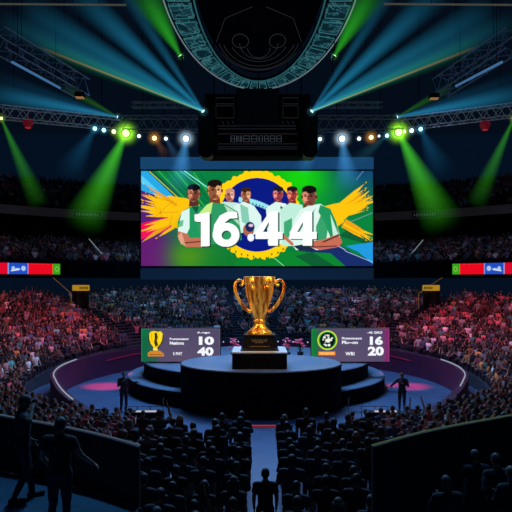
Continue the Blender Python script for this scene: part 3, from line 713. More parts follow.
def beam(parent, origin, target, r0, r1, col, strength, fall=1.0, edge=2., flatx=1.):
    origin, target = Vector(origin), Vector(target); d = target-origin; L_ = d.length
    b = BM(); lathe(b, [(r0, 0), (r1, L_)], 20)
    o = obj('light_beam', b, beam_mat('haze_beam', col, strength, L_, r0, r1, fall, edge))
    o.name = 'light_shaft'; kids = parent.get('n', 0); parent['n'] = kids+1; nm_ = parent['label'].replace(',', '')
    o['label'] = ('%s %s haze shaft from the %s' % (['', 'second', 'third', 'fourth', 'fifth', 'sixth', 'seventh', 'eighth'][kids], CNAME(col), SHORT.get(nm_, nm_).replace(' with downward beam', ''))).strip(); o['category'] = 'light shaft'
    o.rotation_mode = 'QUATERNION'; o.rotation_quaternion = d.to_track_quat('Z', 'Y'); o.location = origin
    return o
def glow_mat(col, s_, R):
    m, nt, out = nt_new('lamp_glow'); N = nt.nodes.new; K = nt.links.new
    tc = N('ShaderNodeTexCoord'); v = N('ShaderNodeVectorMath'); v.operation = 'LENGTH'; K(tc.outputs['Object'], v.inputs[0])
    a = N('ShaderNodeMath'); a.operation = 'DIVIDE'; K(v.outputs['Value'], a.inputs[0]); a.inputs[1].default_value = R
    c = N('ShaderNodeMath'); c.operation = 'SUBTRACT'; c.inputs[0].default_value = 1.; K(a.outputs[0], c.inputs[1]); c.use_clamp = True
    p = N('ShaderNodeMath'); p.operation = 'POWER'; K(c.outputs[0], p.inputs[0]); p.inputs[1].default_value = 4.5
    q = N('ShaderNodeMath'); q.operation = 'MULTIPLY'; K(p.outputs[0], q.inputs[0]); q.inputs[1].default_value = s_
    e_ = N('ShaderNodeEmission'); e_.inputs[0].default_value = (*col, 1); K(q.outputs[0], e_.inputs[1]); K(e_.outputs[0], out.inputs['Volume'])
    return m
def glow(parent, col, s_, R):
    b = BM(); ball(b, (0, 0, 0), R, 14); return obj('glow_haze', b, glow_mat(col, s_, R), parent)
BLUE, GREEN, CYAN, AMB, WHT = (.05, .45, 1.), (.18, 1., .02), (.1, .65, 1.), (1., .45, .05), (.55, .8, 1.)
def stage_light(px, py, Y, col, size, label, g=0., gR=1., aim=(0, -.4, -1), hang=.5, es=2.6, group=None):
    p = P(px, py, Y); e = empty('stage_light', p, 0, label, 'stage light', group)
    d = Vector(aim).normalized(); q = d.to_track_quat('Z', 'Y')
    b = BM(); lathe(b, [(.10*size, -.45*size), (.2*size, -.3*size), (.24*size, 0), (.26*size, .05*size)], 14)
    bmesh.ops.transform(b, matrix=q.to_matrix().to_4x4(), verts=b.verts[:])
    h = obj('housing', b, M['black'], e)
    b = BM(); lathe(b, [(.22*size, .0), (.17*size, .06*size), (.05*size, .09*size)], 14); bmesh.ops.transform(b, matrix=q.to_matrix().to_4x4(), verts=b.verts[:])
    obj('lens', b, emat('lens_glow', tuple(.25+.75*c for c in col) if g else col, es), e)
    b = BM(); tube(b, [(-.3*size, 0, 0), (-.3*size, 0, .34*size), (.3*size, 0, .34*size), (.3*size, 0, 0)], .02, 4); tube(b, [(0, 0, .34*size), (0, 0, hang)], .025, 4)
    obj('yoke', b, M['black'], e)
    if g: glow(e, col, g, gR)
    return e, p
W_ = 40
lights = [
 (95, 128.5, CYAN, .8, 'cyan lamp, outermost of the left truss row', 3., .9), (104, 130, CYAN, .8, 'cyan lamp second from the outer end of the left truss row', 3., .8),
 (114, 131.5, (.6, 1, .1), .8, 'lime lamp between the cyan lamps and bright green lamp, left truss', 3., .8), (126, 133, (.35, 1., .03), 1.3, 'brightest green flaring lamp on the left truss', 9., 2.4),
 (139, 136, WHT, .65, 'small white lamp between the green and orange lamps, left truss', 2.5, .6), (154.5, 138, AMB, .9, 'orange lamp on the left truss', 4., 1.1),
 (166, 138.5, WHT, .65, 'small white lamp just right of the orange lamp, left truss', 2.5, .6), (186, 138.5, WHT, 1.1, 'bright white lamp with downward beam at inner end of left truss', 6., 1.4),
 (320, 139, WHT, .7, 'white lamp at the inner end of the right truss row', 2.5, .8), (342, 138.5, WHT, 1.1, 'bright white flaring lamp second from the inner end, right truss', 6., 1.4),
 (359, 138.5, WHT, .7, 'small white lamp just left of the orange lamp, right truss', 2.5, .6), (371, 137.2, AMB, .9, 'orange lamp on the right truss', 4., 1.1),
 (379, 136, WHT, .45, 'tiniest white lamp just right of the orange lamp, right truss', 2., .5), (387, 135.5, CYAN, .75, 'cyan lamp just left of the bright green lamp, right truss', 3., .8),
 (398.5, 132, (.35, 1., .03), 1.3, 'brightest green flaring lamp on the right truss', 9., 2.4), (404, 131.5, (.8, 1, .1), .7, 'yellow-green lamp just right of the bright green lamp, right truss', 3., .7),
 (411.5, 130.5, WHT, .8, 'pale lamp second from the outer end of the right truss row', 3., .8), (420.5, 129, CYAN, .8, 'cyan lamp, outermost of the right truss row', 3., .9)]
LT = {}
for px_, py_, col, sz, lb, g, gR in lights:
    LT[px_] = stage_light(px_, py_, W_, col, sz, lb, g*.9, gR*(.5 if gR > 2 else .68), group='lamps along the front trusses', aim=(0, -1, -.45))
def B(key, tx, ty, tY, r0, r1, col, s_, fall=1., edge=2.):
    e, p = LT[key]; beam(e, p, P(tx, ty, tY), r0, r1, col, s_, fall, edge)
# downward beams
B(126, 82, 226, 36, .14, 1.45, (.10, 1., .03), 2.3, .95); B(398.5, 444, 226, 36, .14, 1.45, (.10, 1., .03), 2.3, .95)
B(186, 178, 190, 39, .12, 1.2, (.08, .45, 1.), 2.6, .9); B(342, 349, 190, 39, .12, 1.2, (.08, .45, 1.), 2.6, .9); B(320, 301, 172, 39, .09, .8, (.08, .5, 1.), 2., .9)
B(95, 66, 176, 37, .1, 1.2, (.03, .4, .9), .5, .9); B(420.5, 444, 176, 37, .1, 1.2, (.03, .4, .9), .5, .9); B(166, 182, 168, 39, .07, .7, (.2, .5, 1.), .6, .9); B(387, 352, 165, 39, .07, .8, (.1, .6, .8), .5, .9)
B(154.5, 166, 156, 39, .07, .5, (1., .35, .05), .7, .9)
# big fans at the speaker box corners
for side in (-1, 1):
    mx = lambda x: x if side < 0 else 515-x
    w = 'left' if side < 0 else 'right'
    e, p = stage_light(mx(203.5), 111.5, 37.2, (.3, .85, 1.), .6, 'cyan fan lamp at the top %s corner of the hanging speaker box' % w, 1.4, .5, (-.6*(-side), -.7, .5), .9)
    for tx, ty, r1, c, s_, f in ((22, 8, 1.0, (.02, .36, .62), 1.5, .80), (74, -10, .85, (.02, .36, .66), 1.6, .80), (112, -26, .5, (.02, .30, .55), 1.0, .85), (-2, 20, .7, (.03, .42, .62), 1.3, .85), (30, 38, .45, (.02, .40, .16), 1.1, .85)):
        beam(e, p, P(mx(tx), ty, 27), .09, r1, c, s_*1.6, f)
    beam(e, p, P(mx(38), 46, 29), .05, .55, (.02, .5, .12), 1.4, .8); beam(e, p, P(mx(36), 46, 29), .03, .10, (1., .36, .03), 6.5, .62)
    e, p = stage_light(mx(118), 117, 38.5, (.3, .85, 1.), .5, 'cyan fan lamp above the bright green lamp on the %s side' % w, 1.4, .45, (side, -.5, .2), .6)
    beam(e, p, P(mx(-14), 92, 31), .06, .75, (.03, .45, .85), 3.2, .78); beam(e, p, P(mx(62), 86, 34), .05, .42, (.08, .55, .02), 1.3, .75)
    beam(e, p, P(mx(-10), 76, 31), .06, .6, (.02, .28, .6), .9, .8)
    e, p = stage_light(mx(180.5), 56, 30, (.25, 1., .1), .45, 'small green spot beside the overhead oval ring on the %s side' % w, 2., .35, (side*.6, -.5, .8), 1.2)
    beam(e, p, P(mx(140), -14, 25), .08, .9, (.05, .9, .02), 1.5, .6)
    e, p = stage_light(mx(1), 118, 36.5, (.6, 1., .05), .6, 'yellow-green spot at the far %s end of the truss' % w, 2.6, .5, (-side*.4, -.5, -.8), .9)
    beam(e, p, P(mx(40), 206, 36), .07, .75, (.10, 1., .03), 1.5, .85)
# ------------------------------------------------------------------ platforms and parapets in the foreground
def platform(side, z, nm, top):
    pts = [(1.95, 4.2), (1.95, 10.0), (3.0, 10.8), (4.4, 11.6), (6.2, 12.4), (9.5, 13.0), (9.5, 4.2)]
    b = BM(); A = [b.verts.new((side*x, y, 0)) for x, y in pts]; B2 = [b.verts.new((side*x, y, z)) for x, y in pts]
    b.faces.new(A); b.faces.new(B2)
    for k in range(len(pts)): b.faces.new((A[k], A[(k+1) % len(pts)], B2[(k+1) % len(pts)], B2[k]))
    struct(nm, b, M['concrete_plat'])
    e = empty('parapet_wall', (0, 0, 0), 0, 'black curved parapet wall edging the %s foreground platform' % ('left' if side < 0 else 'right'), 'wall')
    line = pts[1:6]; fine = []
    for i in range(len(line)-1):
        p0, p1, p2, p3 = line[max(0, i-1)], line[i], line[i+1], line[min(len(line)-1, i+2)]
        for t in (0, .25, .5, .75):
            fine.append(tuple(.5*((2*p1[j])+(-p0[j]+p2[j])*t+(2*p0[j]-5*p1[j]+4*p2[j]-p3[j])*t*t+(-p0[j]+3*p1[j]-3*p2[j]+p3[j])*t**3) for j in (0, 1)))
    fine.append(line[-1])
    b = BM(); q = []
    for i, (x, y) in enumerate(fine):
        zt = top(x, y); q.append([b.verts.new((side*xx_, yy, zz)) for xx_, yy, zz in ((x, y, z), (x, y, zt), (x, y+.14, zt), (x, y+.14, z-.0))])
    for A_, B_ in zip(q, q[1:]):
        for k in range(4): b.faces.new((A_[k], B_[k], B_[(k+1) % 4], A_[(k+1) % 4]))
    b.faces.new(q[0]); b.faces.new(q[-1])
    obj('wall_panel', b, M['parapet'], e)
    b = BM(); tube(b, [(side*x, y+.07, top(x, y)+.015) for x, y in fine], .013, 5); obj('lit_rim', b, emat('parapet_lit_rim_%s' % nm, (.35, .5, .75) if side < 0 else (.3, .5, .3), .16), e)  # glowing tube stands for the lit rim along the parapet top
platform(-1, 1.8, 'floor_platform_left', lambda x, y: 2.82+.02*(x-2.2))
platform(1, .9, 'floor_platform_right', lambda x, y: 2.82+.02*(x-2.2))
# stair railings and lit ledges on the arena floor in front of the stage
for side in (-1, 1):
    c = P(151 if side < 0 else 381, 419, 24); w = 'left' if side < 0 else 'right'
    zt = c.z
    e = empty('floor_equipment_case', (c.x, 23.2, 0), 0, 'low black equipment case with a lit white top edge at the floor\'s %s front' % w, 'case')
    b = BM(); box(b, (0, 0, .27), (1.25, .5, .5), 0, .03); box(b, (0, 0, .04), (1.15, .42, .04)); obj('body', b, M['black'], e)
    b = BM(); box(b, (0, -.05, .535), (.85, .18, .025), 0, .008); obj('lit_strip', b, M['whiteled'], e)
    xr = -4.6 if side < 0 else 4.6
    e = empty('floor_railing', (xr, 24.6, 0), 0, 'thin metal railing on the arena floor at the stage\'s %s front' % w, 'railing')
    b = BM()
    for x in (-.8, -.27, .27, .8): tube(b, [(x, 0, 0), (x, 0, .42)], .018, 5)
    for z in (.18, .42): tube(b, [(-.8, 0, z), (.8, 0, z)], .014, 5)
    tube(b, [(.8*side*-1, 0, 0), (.8*side*-1, 0, .75)], .02, 5)
    obj('rail', b, dim, e)
    # floor monitor
    xm = -6.1 if side < 0 else 6.4
    e = empty('stage_monitor', (xm-.2*side*-1, 24.4, 0), 0, 'small black wedge monitor on the arena floor behind the %s performer' % w if False else 'small black wedge monitor on the floor near the %s performer' % w, 'speaker')
    b = BM(); v = [b.verts.new(q) for q in ((-.25, -.2, 0), (.25, -.2, 0), (.25, .2, 0), (-.25, .2, 0), (-.25, -.05, .36), (.25, -.05, .36), (.25, .2, .3), (-.25, .2, .3))]
    for f in ((0, 1, 2, 3), (4, 5, 6, 7), (0, 1, 5, 4), (1, 2, 6, 5), (2, 3, 7, 6), (3, 0, 4, 7)): b.faces.new([v[i] for i in f])
    obj('cabinet', b, M['black'], e)
    b = BM(); box(b, (0, -.14, .17), (.38, .015, .22)); obj('grille', b, dim, e)
# red lettered strip lying on the floor
e = empty('floor_sign', (.2, 22.9, 0), 0, 'thin red lit strip with lettering across the floor in front of the stage', 'sign')
b = BM(); box(b, (0, 0, .03), (1.35, .16, .05)); obj('strip', b, M['redled'], e)
b = BM()
for i in range(14): box(b, (-.6+i*.092, -.04, .06), (.05, .05, .015))
obj('lettering', b, emat('strip_letter', (.7, .3, .35), .5), e)
# yellow-lit entry portals in the stands
for side in (-1, 1):
    a = D(132.5) if side < 0 else D(47.5); r = 19.6
    z = z_low(a, r); e = empty('entry_portal', (CX+r*math.cos(a), CY+r*math.sin(a), z), a-PI/2, 'yellow-lit stair entry portal in the %s stand' % ('left' if side < 0 else 'right'), 'doorway')
    b = BM(); 
    for x in (-.42, .42): box(b, (x, .1, .85), (.1, .9, 1.7))
    box(b, (0, .5, .85), (.84, .1, 1.7)); obj('frame', b, M['parapet'], e)
    b = BM(); box(b, (0, .05, 1.92), (.95, .95, .42), 0, .03); obj('canopy', b, M['yellow'], e)
    b = BM(); 
    for i in range(5): box(b, (-.3+i*.15, -.435, 1.92), (.08, .02, .18))
    obj('lettering', b, mat('portal_letter', (.1, .05, .01), .6), e)
    b = BM(); tube(b, [(-.9, -.2, .3), (-.9, -.2, 1.5), (-.7, 3.4, 2.7)], .03, 5); obj('hand_rail', b, mat('yellow_rail', (.4, .25, .05), .5, 0, .1, 5, 0, (.8, .4, .05), .1), e)
# slanting pale light tubes on the upper stand
for (x0, y0, x1, y1, w) in ((89, 239, 102, 254, 'left'), (423, 240, 412, 253, 'right')):
    a, c = P(x0, y0, 55), P(x1, y1, 52); e = empty('stair_light', a, 0, 'thin slanting pale stair light in the dark %s upper stand' % w, 'light')
    b = BM(); tube(b, [Vector(), c-a], .045, 5); obj('lit_tube', b, emat('pale_tube', (.35, .5, .55), .4), e)
    b = BM(); tube(b, [Vector((0, 0.05, .05)), Vector((0, .1, -2.2))], .03, 4); obj('post', b, M['black'], e)
    b = BM(); tube(b, [c-a, c-a+Vector((0, .1, -1.5))], .03, 4); obj('post', b, M['black'], e)
# ================================================================== PEOPLE
def v3(*a): return np.array(a, float)
def cap_mesh(bm, p0, p1, r0, r1, n=10, flat=None):
    """closed tapered limb segment with round ends; flat=(axis,k) squashes it"""
    p0, p1 = Vector(p0), Vector(p1); d = p1-p0; L_ = max(d.length, 1e-5); u = d/L_
    a = u.cross(Vector((0, 1, 0)) if abs(u.y) < .9 else Vector((1, 0, 0))).normalized(); c = u.cross(a)
    prof = [(-r0*.95, r0*.3), (-r0*.7, r0*.71), (0, r0)]+[(L_*t, r0+(r1-r0)*t) for t in (.25, .5, .75)]+[(L_, r1), (L_+r1*.7, r1*.71), (L_+r1*.95, r1*.3)]
    rings = [[bm.verts.new(p0+u*t+(a*math.cos(2*PI*k/n)+c*math.sin(2*PI*k/n))*r) for k in range(n)] for t, r in prof]
    for A, B2 in zip(rings, rings[1:]):
        for k in range(n): bm.faces.new((A[k], A[(k+1) % n], B2[(k+1) % n], B2[k]))
    bm.faces.new(rings[0]); bm.faces.new(rings[-1])
def loft(bm, secs, n=20):
    rings = [[bm.verts.new((cx+rx*math.cos(2*PI*k/n), cy+ry*math.sin(2*PI*k/n), z)) for k in range(n)] for cx, cy, z, rx, ry in secs]
    for A, B2 in zip(rings, rings[1:]):
        for k in range(n): bm.faces.new((A[k], A[(k+1) % n], B2[(k+1) % n], B2[k]))
    bm.faces.new(rings[0]); bm.faces.new(rings[-1])
STAND = dict(hipL=(-.09, 0, .93), hipR=(.09, 0, .93), kneeL=(-.10, .015, .50), kneeR=(.10, .015, .50), ankL=(-.11, -.02, .09), ankR=(.11, -.02, .09),
             elbL=(-.235, -.03, 1.15), elbR=(.235, -.03, 1.15), wrL=(-.225, .06, .91), wrR=(.225, .06, .91), footL=(-.13, .14, .04), footR=(.13, .14, .04), head=(0, .03, 1.625), yaw=0.)
ARMS_UP = dict(elbL=(-.33, .06, 1.62), elbR=(.33, .06, 1.62), wrL=(-.27, .10, 1.88), wrR=(.27, .10, 1.88))
CLAP = dict(elbL=(-.27, .06, 1.19), elbR=(.27, .06, 1.19), wrL=(-.07, .28, 1.30), wrR=(.07, .28, 1.30))
ONE_UP = dict(elbR=(.30, .14, 1.52), wrR=(.22, .20, 1.78))
HIPS = dict(elbL=(-.29, -.12, 1.18), elbR=(.29, -.12, 1.18), wrL=(-.20, .03, 1.02), wrR=(.20, .03, 1.02))
CROSS = dict(elbL=(-.25, .08, 1.17), elbR=(.25, .08, 1.17), wrL=(.06, .20, 1.22), wrR=(-.06, .19, 1.25))
SIT = dict(hipL=(-.09, 0, .50), hipR=(.09, 0, .50), kneeL=(-.11, .36, .50), kneeR=(.11, .36, .50), ankL=(-.11, .30, .09), ankR=(.11, .30, .09), footL=(-.11, .43, .04), footR=(.11, .43, .04))
def person_mesh(pose, voxel=.010, female=False, curl=.5, heavy=1.):
    """one continuous body surface; returns verts, polys, region per poly, parameters"""
    p = dict(STAND); p.update(pose); J = {k: (v3(*v) if isinstance(v, tuple) else v) for k, v in p.items()}
    dz = J['hipL'][2]-.93; sit = dz < -.2
    up = 0. if not sit else dz
    bm = BM(); prims = []
    def cap(reg, a, b, r0, r1): cap_mesh(bm, a, b, r0, r1); prims.append((reg, np.array(a, float), np.array(b, float), r0, r1))
    sh = .175 if female else .195; h = heavy
    T = [(0, 0, .84, .10, .08), (0, -.005, .89, .158*h, .112*h), (0, -.01, .96, .168*h, .122*h), (0, 0, 1.05, .142*h, .104*h), (0, .005, 1.14, .140*h, .102*h), (0, .005, 1.24, .158*h, .112*h), (0, 0, 1.33, .172*h, .115*h),
         (0, -.01, 1.41, .160, .098), (0, -.012, 1.455, .115, .075), (0, -.01, 1.485, .062, .058), (0, .0, 1.53, .053, .055)]
    loft(bm, [(a, b_, c+up, d, e_) for a, b_, c, d, e_ in T])
    for a, b_, c, d, e_ in T[1:9]: prims.append(('torso', v3(-d*.45, b_, c+up), v3(d*.45, b_, c+up), e_*.95, e_*.95))
    cap('neck', (0, -.005, 1.45+up), (0, .01, 1.57+up), .056, .052)
    o = v3(0, 0, up)
    for s, q in ((-1, 'L'), (1, 'R')):
        S = v3(s*sh, -.01, 1.415)+o; E_ = J['elb'+q]+o; W = J['wr'+q]+o
        cap('torso', v3(s*.08, -.01, 1.43)+o, S, .055, .062)
        k = .85 if female else 1.
        cap('uparm', S, E_, .058*k, .043*k); cap('forearm', E_, W, .043*k, .027*k)
        cap('thigh', J['hip'+q], J['knee'+q], .092*h, .060); cap('shin', J['knee'+q], J['ank'+q], .058, .038)
        f = J['foot'+q]; an = J['ank'+q]
        cap('foot', (an[0], an[1]-.04, an[2]-.045), tuple(f), .042, .036)
        # hand: palm, four fingers in two phalanges, thumb leaving the side of the palm
        d = (W-E_)/np.linalg.norm(W-E_); side = v3(0, 1, 0) if abs(d[1]) < .8 else v3(0, 0, 1); side = side-d*side.dot(d); side /= np.linalg.norm(side)
        nrm = np.cross(d, side)*(-s); 
        for t in (-.026, -.009, .009, .026): cap('hand', W+d*.01+side*t*.7, W+d*.085+side*t, .016, .0135)
        for i, t in enumerate((.028, .0095, -.0095, -.028)):
            L_ = (.038, .044, .041, .033)[i]; b0 = W+d*.092+side*t; c1 = curl*(.5+.12*i)
            d1 = d*math.cos(c1)+nrm*math.sin(c1); d2 = d*math.cos(c1*2.1)+nrm*math.sin(c1*2.1)
            cap('hand', b0, b0+d1*L_, .0100, .0090); cap('hand', b0+d1*L_, b0+d1*L_+d2*L_*.85, .0090, .0080)
        t0 = W+d*.03+side*.03; td = (d*.62+side*.62+nrm*.35); td /= np.linalg.norm(td); cap('hand', t0, t0+td*.042, .0135, .0110); cap('hand', t0+td*.042, t0+td*.042+(td*.7+d*.5)*.03, .0110, .0090)
    # head with brow, nose, lips, chin, ears
    H = J['head']+o; yaw = J['yaw'] if not isinstance(J['yaw'], np.ndarray) else 0.
    cy, sy = math.cos(yaw), math.sin(yaw)
    def hp(x, y, z): return v3(H[0]+x*cy-y*sy, H[1]+x*sy+y*cy, H[2]+z)
    def hball(reg, x, y, z, r, sx=1, sy_=1, sz=1):
        q = hp(x, y, z); r3 = bmesh.ops.create_uvsphere(bm, u_segments=16, v_segments=12, radius=r, matrix=Matrix.Translation(q) @ Matrix.Rotation(yaw, 4, 'Z') @ Matrix.Diagonal((sx, sy_, sz, 1)))
        prims.append((reg, q, q+v3(0, 0, 1e-4), r*(sx+sy_+sz)/3, r*(sx+sy_+sz)/3))
    hball('head', 0, 0, .02, .094, .82, 1.0, 1.02); hball('head', 0, .018, -.05, .066, .86, .98, 1.08)
    hball('head', 0, .052, -.088, .026, 1.1, .9, .8)                       # chin
    hball('head', 0, .088, .018, .022, 2.0, .5, .5)                        # brow
    a, b_ = hp(0, .092, .01), hp(0, .110, -.028); cap('head', a, b_, .009, .013)   # nose
    hball('lips', 0, .083, -.056, .012, 1.9, .8, .6)
    for s in (-1, 1): hball('head', s*.079, -.004, -.008, .020, .45, .8, 1.4); hball('head', s*.034, .066, -.018, .022, 1, .8, .9)
    me = bpy.data.meshes.new('tmp'); bmesh.ops.recalc_face_normals(bm, faces=bm.faces[:]); bm.to_mesh(me); bm.free()
    ob = bpy.data.objects.new('tmp', me); COL.objects.link(ob)
    md = ob.modifiers.new('r', 'REMESH'); md.mode = 'VOXEL'; md.voxel_size = voxel; md.use_smooth_shade = True
    ms = ob.modifiers.new('s', 'SMOOTH'); ms.factor = .5; ms.iterations = 2
    dg = bpy.context.evaluated_depsgraph_get(); out = bpy.data.meshes.new_from_object(ob.evaluated_get(dg), depsgraph=dg)
    bpy.data.objects.remove(ob); bpy.data.meshes.remove(me)
    nv = len(out.vertices); V = np.empty(nv*3, np.float32); out.vertices.foreach_get('co', V); V = V.reshape(-1, 3).astype(float)
    nn = np.empty(nv*3, np.float32); out.vertices.foreach_get('normal', nn); nn = nn.reshape(-1, 3).astype(float)
    polys = [tuple(q.vertices) for q in out.polygons]; Cn = np.array([V[list(q)].mean(0) for q in polys])
    best = np.full(len(polys), 1e9); reg = np.zeros(len(polys), int); tt = np.zeros(len(polys)); names = ['torso', 'neck', 'uparm', 'forearm', 'thigh', 'shin', 'foot', 'hand', 'head', 'lips']
    for rg, a, b_, r0, r1 in prims:
        d = b_-a; t = np.clip((Cn-a)@d/max(1e-9, d@d), 0, 1); ds = np.linalg.norm(Cn-a-t[:, None]*d, axis=1)-(r0+(r1-r0)*t)
        m = ds < best; best[m] = ds[m]; reg[m] = names.index(rg); tt[m] = t[m]
    rel = np.stack([(Cn[:, 0]-H[0])*cy+(Cn[:, 1]-H[1])*sy, -(Cn[:, 0]-H[0])*sy+(Cn[:, 1]-H[1])*cy, Cn[:, 2]-H[2]], 1)
    return dict(me=out, V=V, N=nn, polys=polys, reg=np.array([names[i] for i in reg]), t=tt, C=Cn, rel=rel, up=up, H=H, yaw=yaw, hp=hp, female=female)
def masks(B_, sleeve=.55, long_sleeve=False, hem=.90):
    r, t, z = B_['reg'], B_['t'], B_['C'][:, 2]-B_['up']
    shirt = ((r == 'torso') & (z > hem)) | ((r == 'uparm') & ((t < sleeve) | long_sleeve)) | ((r == 'forearm') & (t < .93) & long_sleeve) | ((r == 'neck') & (z < 1.475))
    low = (r == 'thigh') | ((r == 'shin') & (t < .97)) | ((r == 'torso') & (z < hem+.06))
    shoe = (r == 'foot') | ((r == 'shin') & (t >= .97))
    x, y, zz = B_['rel'].T
    hairline = .058-.55*np.clip(-(y-.06), 0, .12)
    hair = ((r == 'head') | (r == 'neck')) & (zz > hairline-.015) & (np.abs(x)+0*y > -1) & ~((y > .0) & (zz < .045)) & ~((np.abs(x) > .068) & (zz < .02) & (y > -.03))
    hair |= ((r == 'head')) & (y < -.035) & (zz > -.055)
    return shirt, low, shoe, hair
def shell(B_, m, off, name, material, parent, fold=0., seed=0):
    idx = np.nonzero(m)[0]; used = sorted({v for i in idx for v in B_['polys'][i]}); mp = {v: k for k, v in enumerate(used)}
    V = B_['V'][used].copy(); N = B_['N'][used]
    f = off+fold*(np.sin(V[:, 2]*38+V[:, 0]*17+seed)+np.sin(V[:, 2]*21-V[:, 1]*33+seed*2+V[:, 0]*26))*.5
    V += N*f[:, None]
    me = bpy.data.meshes.new(name); me.from_pydata(V.tolist(), [], [[mp[v] for v in B_['polys'][i]] for i in idx])
    return obj(name, me, material, parent, True)
def make_person(name, B_, label, cat, skin, hairm, shirtcol, trousers=None, long_sleeve=False, sleeve=.55, long_hair=False, cap_=False, scale=1., hem=.90, fine=False, group=None, eyes=True):
    e = empty(name, (0, 0, 0), 0, label, cat, group); e.scale = (scale,)*3
    me = B_['me']; me.materials.clear(); me.materials.append(skin); me.materials.append(M['lip'])
    for p_, rg in zip(me.polygons, B_['reg']): p_.material_index = 1 if rg == 'lips' else 0; p_.use_smooth = True
    body = bpy.data.objects.new('body', me); COL.objects.link(body); body.parent = e
    sh, lo, so, ha = masks(B_, sleeve, long_sleeve, hem)
    o = shell(B_, sh, .013, 'shirt', M['shirt'], e, .006); o.color = (*shirtcol, 1)
    shell(B_, lo, .010, 'trousers', trousers or M['trousers'], e, .005, 3)
    for s in (-1, 1): shell(B_, so & (B_['C'][:, 0]*s > 0), .008, 'shoe', M['shoe'], e)
    shell(B_, ha, .012 if not long_hair else .02, 'hair', hairm, e, .004, 5)
    if long_hair:
        b = BM(); hp = B_['hp']
        for k in range(9):
            t = (k-4)/4; q0 = hp(.075*t, -.045-.03*(1-t*t), .06); q1 = hp(.085*t, -.075-.03*(1-t*t), -.10); q2 = hp(.095*t, -.09-.02*(1-t*t), -.25+.03*abs(t))
            tube(b, [q0, (np.array(q0)+q1)/2, q1, q2], [.03, .036, .033, .012], 7)
        obj('hair_length', b, hairm, e, True)
    if eyes:
        for s in (-1, 1):
            b = BM(); ball(b, Vector(B_['hp'](s*.032, .083, .002)), .011, 8); obj('eye', b, M['eye'], e, True)
    return e
def dup(root, loc, rz, label, group=None, col=None, scale=None):
    r = root.copy(); COL.objects.link(r); r.location = loc; r.rotation_euler = (0, 0, rz); r['label'] = label
    if group: r['group'] = group
    if scale: r.scale = (scale,)*3
    if col is not None: r.color = (*col, 1)
    for ch in root.children:
        c = ch.copy(); COL.objects.link(c); c.parent = r; c.matrix_parent_inverse = ch.matrix_parent_inverse
        if col is not None and c.name.startswith('shirt'): c.color = (*col, 1)
    return r
# ---- the four key figures
p1 = dict(elbR=(.42, .05, 1.40), wrR=(.23, .12, 1.56), elbL=(-.27, .0, 1.15), wrL=(-.24, .16, .93), hipL=(-.09, 0, .93), kneeL=(-.10, .10, .50), ankL=(-.10, .16, .09), footL=(-.11, .33, .04),
          kneeR=(.10, .04, .50), ankR=(.12, -.16, .09), footR=(.14, .0, .04), yaw=-.3)
B1 = person_mesh(p1, .0085)
k1 = make_person('person', B1, 'person in dark clothes at far left, one hand to head, striding on the platform', 'person', M['skin_dark'], M['hair'], (.015, .022, .04), long_sleeve=False, scale=1.04)
k1.location = (-4.02, 10.35, 1.8); k1.rotation_euler = (0, 0, D(-62))
p2 = dict(elbR=(.33, -.02, 1.20), wrR=(.46, .16, 1.02), elbL=(-.27, .0, 1.16), wrL=(-.20, .16, .95), kneeL=(-.11, .03, .50), ankL=(-.13, -.02, .09))
B2_ = person_mesh(p2, .0085, heavy=1.05)
k2 = make_person('person', B2_, 'person seen from behind in dark t-shirt on the left platform, right forearm held out', 'person', M['skin'], M['hair'], (.012, .012, .016))
k2.location = (-2.93, 8.95, 1.8); k2.rotation_euler = (0, 0, D(-4)); k2.scale = (1.0,)*3
p3 = dict(elbL=(-.38, .10, 1.26), wrL=(-.58, .22, 1.30), elbR=(.26, .10, 1.18), wrR=(.08, .26, 1.38), kneeL=(-.10, .05, .50))
B3 = person_mesh(p3, .010)
k3 = make_person('person', B3, 'performer in dark suit on the arena floor left of the stage, arm held out', 'performer', M['skin'], M['hair'], (.03, .035, .06), long_sleeve=True, hem=.84)
k3.location = (-5.62, 25.5, 0); k3.rotation_euler = (0, 0, D(205)); k3.scale = (.97,)*3
p4 = dict(elbL=(-.28, .10, 1.20), wrL=(-.06, .24, 1.30), elbR=(.36, .10, 1.25), wrR=(.50, .24, 1.12), kneeR=(.10, .06, .50))
B4 = person_mesh(p4, .010)
k4 = make_person('person', B4, 'performer in dark clothes on the arena floor right of the stage, arms forward', 'performer', M['skin'], M['hair_brown'], (.04, .04, .06), long_sleeve=True, hem=.86)
k4.location = (6.23, 25.6, 0); k4.rotation_euler = (0, 0, D(160)); k4.scale = (.94,)*3
# ---- spectators: six kinds standing
kinds = []
for nm, pose, kw, mk in (
    ('arms down', {}, {}, dict(skin=M['skin'], hairm=M['hair'])),
    ('long hair', dict(elbL=(-.23, -.02, 1.16), elbR=(.23, -.02, 1.16)), dict(female=True), dict(skin=M['skin'], hairm=M['hair_brown'], long_hair=True, scale=.95)),
    ('hands together', CLAP, {}, dict(skin=M['skin_dark'], hairm=M['hair'], long_sleeve=True)),
    ('hands on hips', HIPS, {}, dict(skin=M['skin'], hairm=M['hair'], long_sleeve=True, hem=.84)),
    ('one arm raised', ONE_UP, {}, dict(skin=M['skin_dark'], hairm=M['hair'])),
    ('arms folded', CROSS, dict(heavy=1.1), dict(skin=M['skin'], hairm=M['hair_brown'], long_sleeve=True))):
    Bk = person_mesh(pose, .0115, **kw)
    e = make_person('spectator', Bk, 'spectator', 'person', mk.pop('skin'), mk.pop('hairm'), (.03, .035, .05), eyes=False, **mk)
    kinds.append([nm, e, Bk, False])
ORD = ['first', 'second', 'third', 'fourth', 'fifth', 'sixth', 'seventh', 'eighth', 'ninth', 'tenth', 'eleventh', 'twelfth']
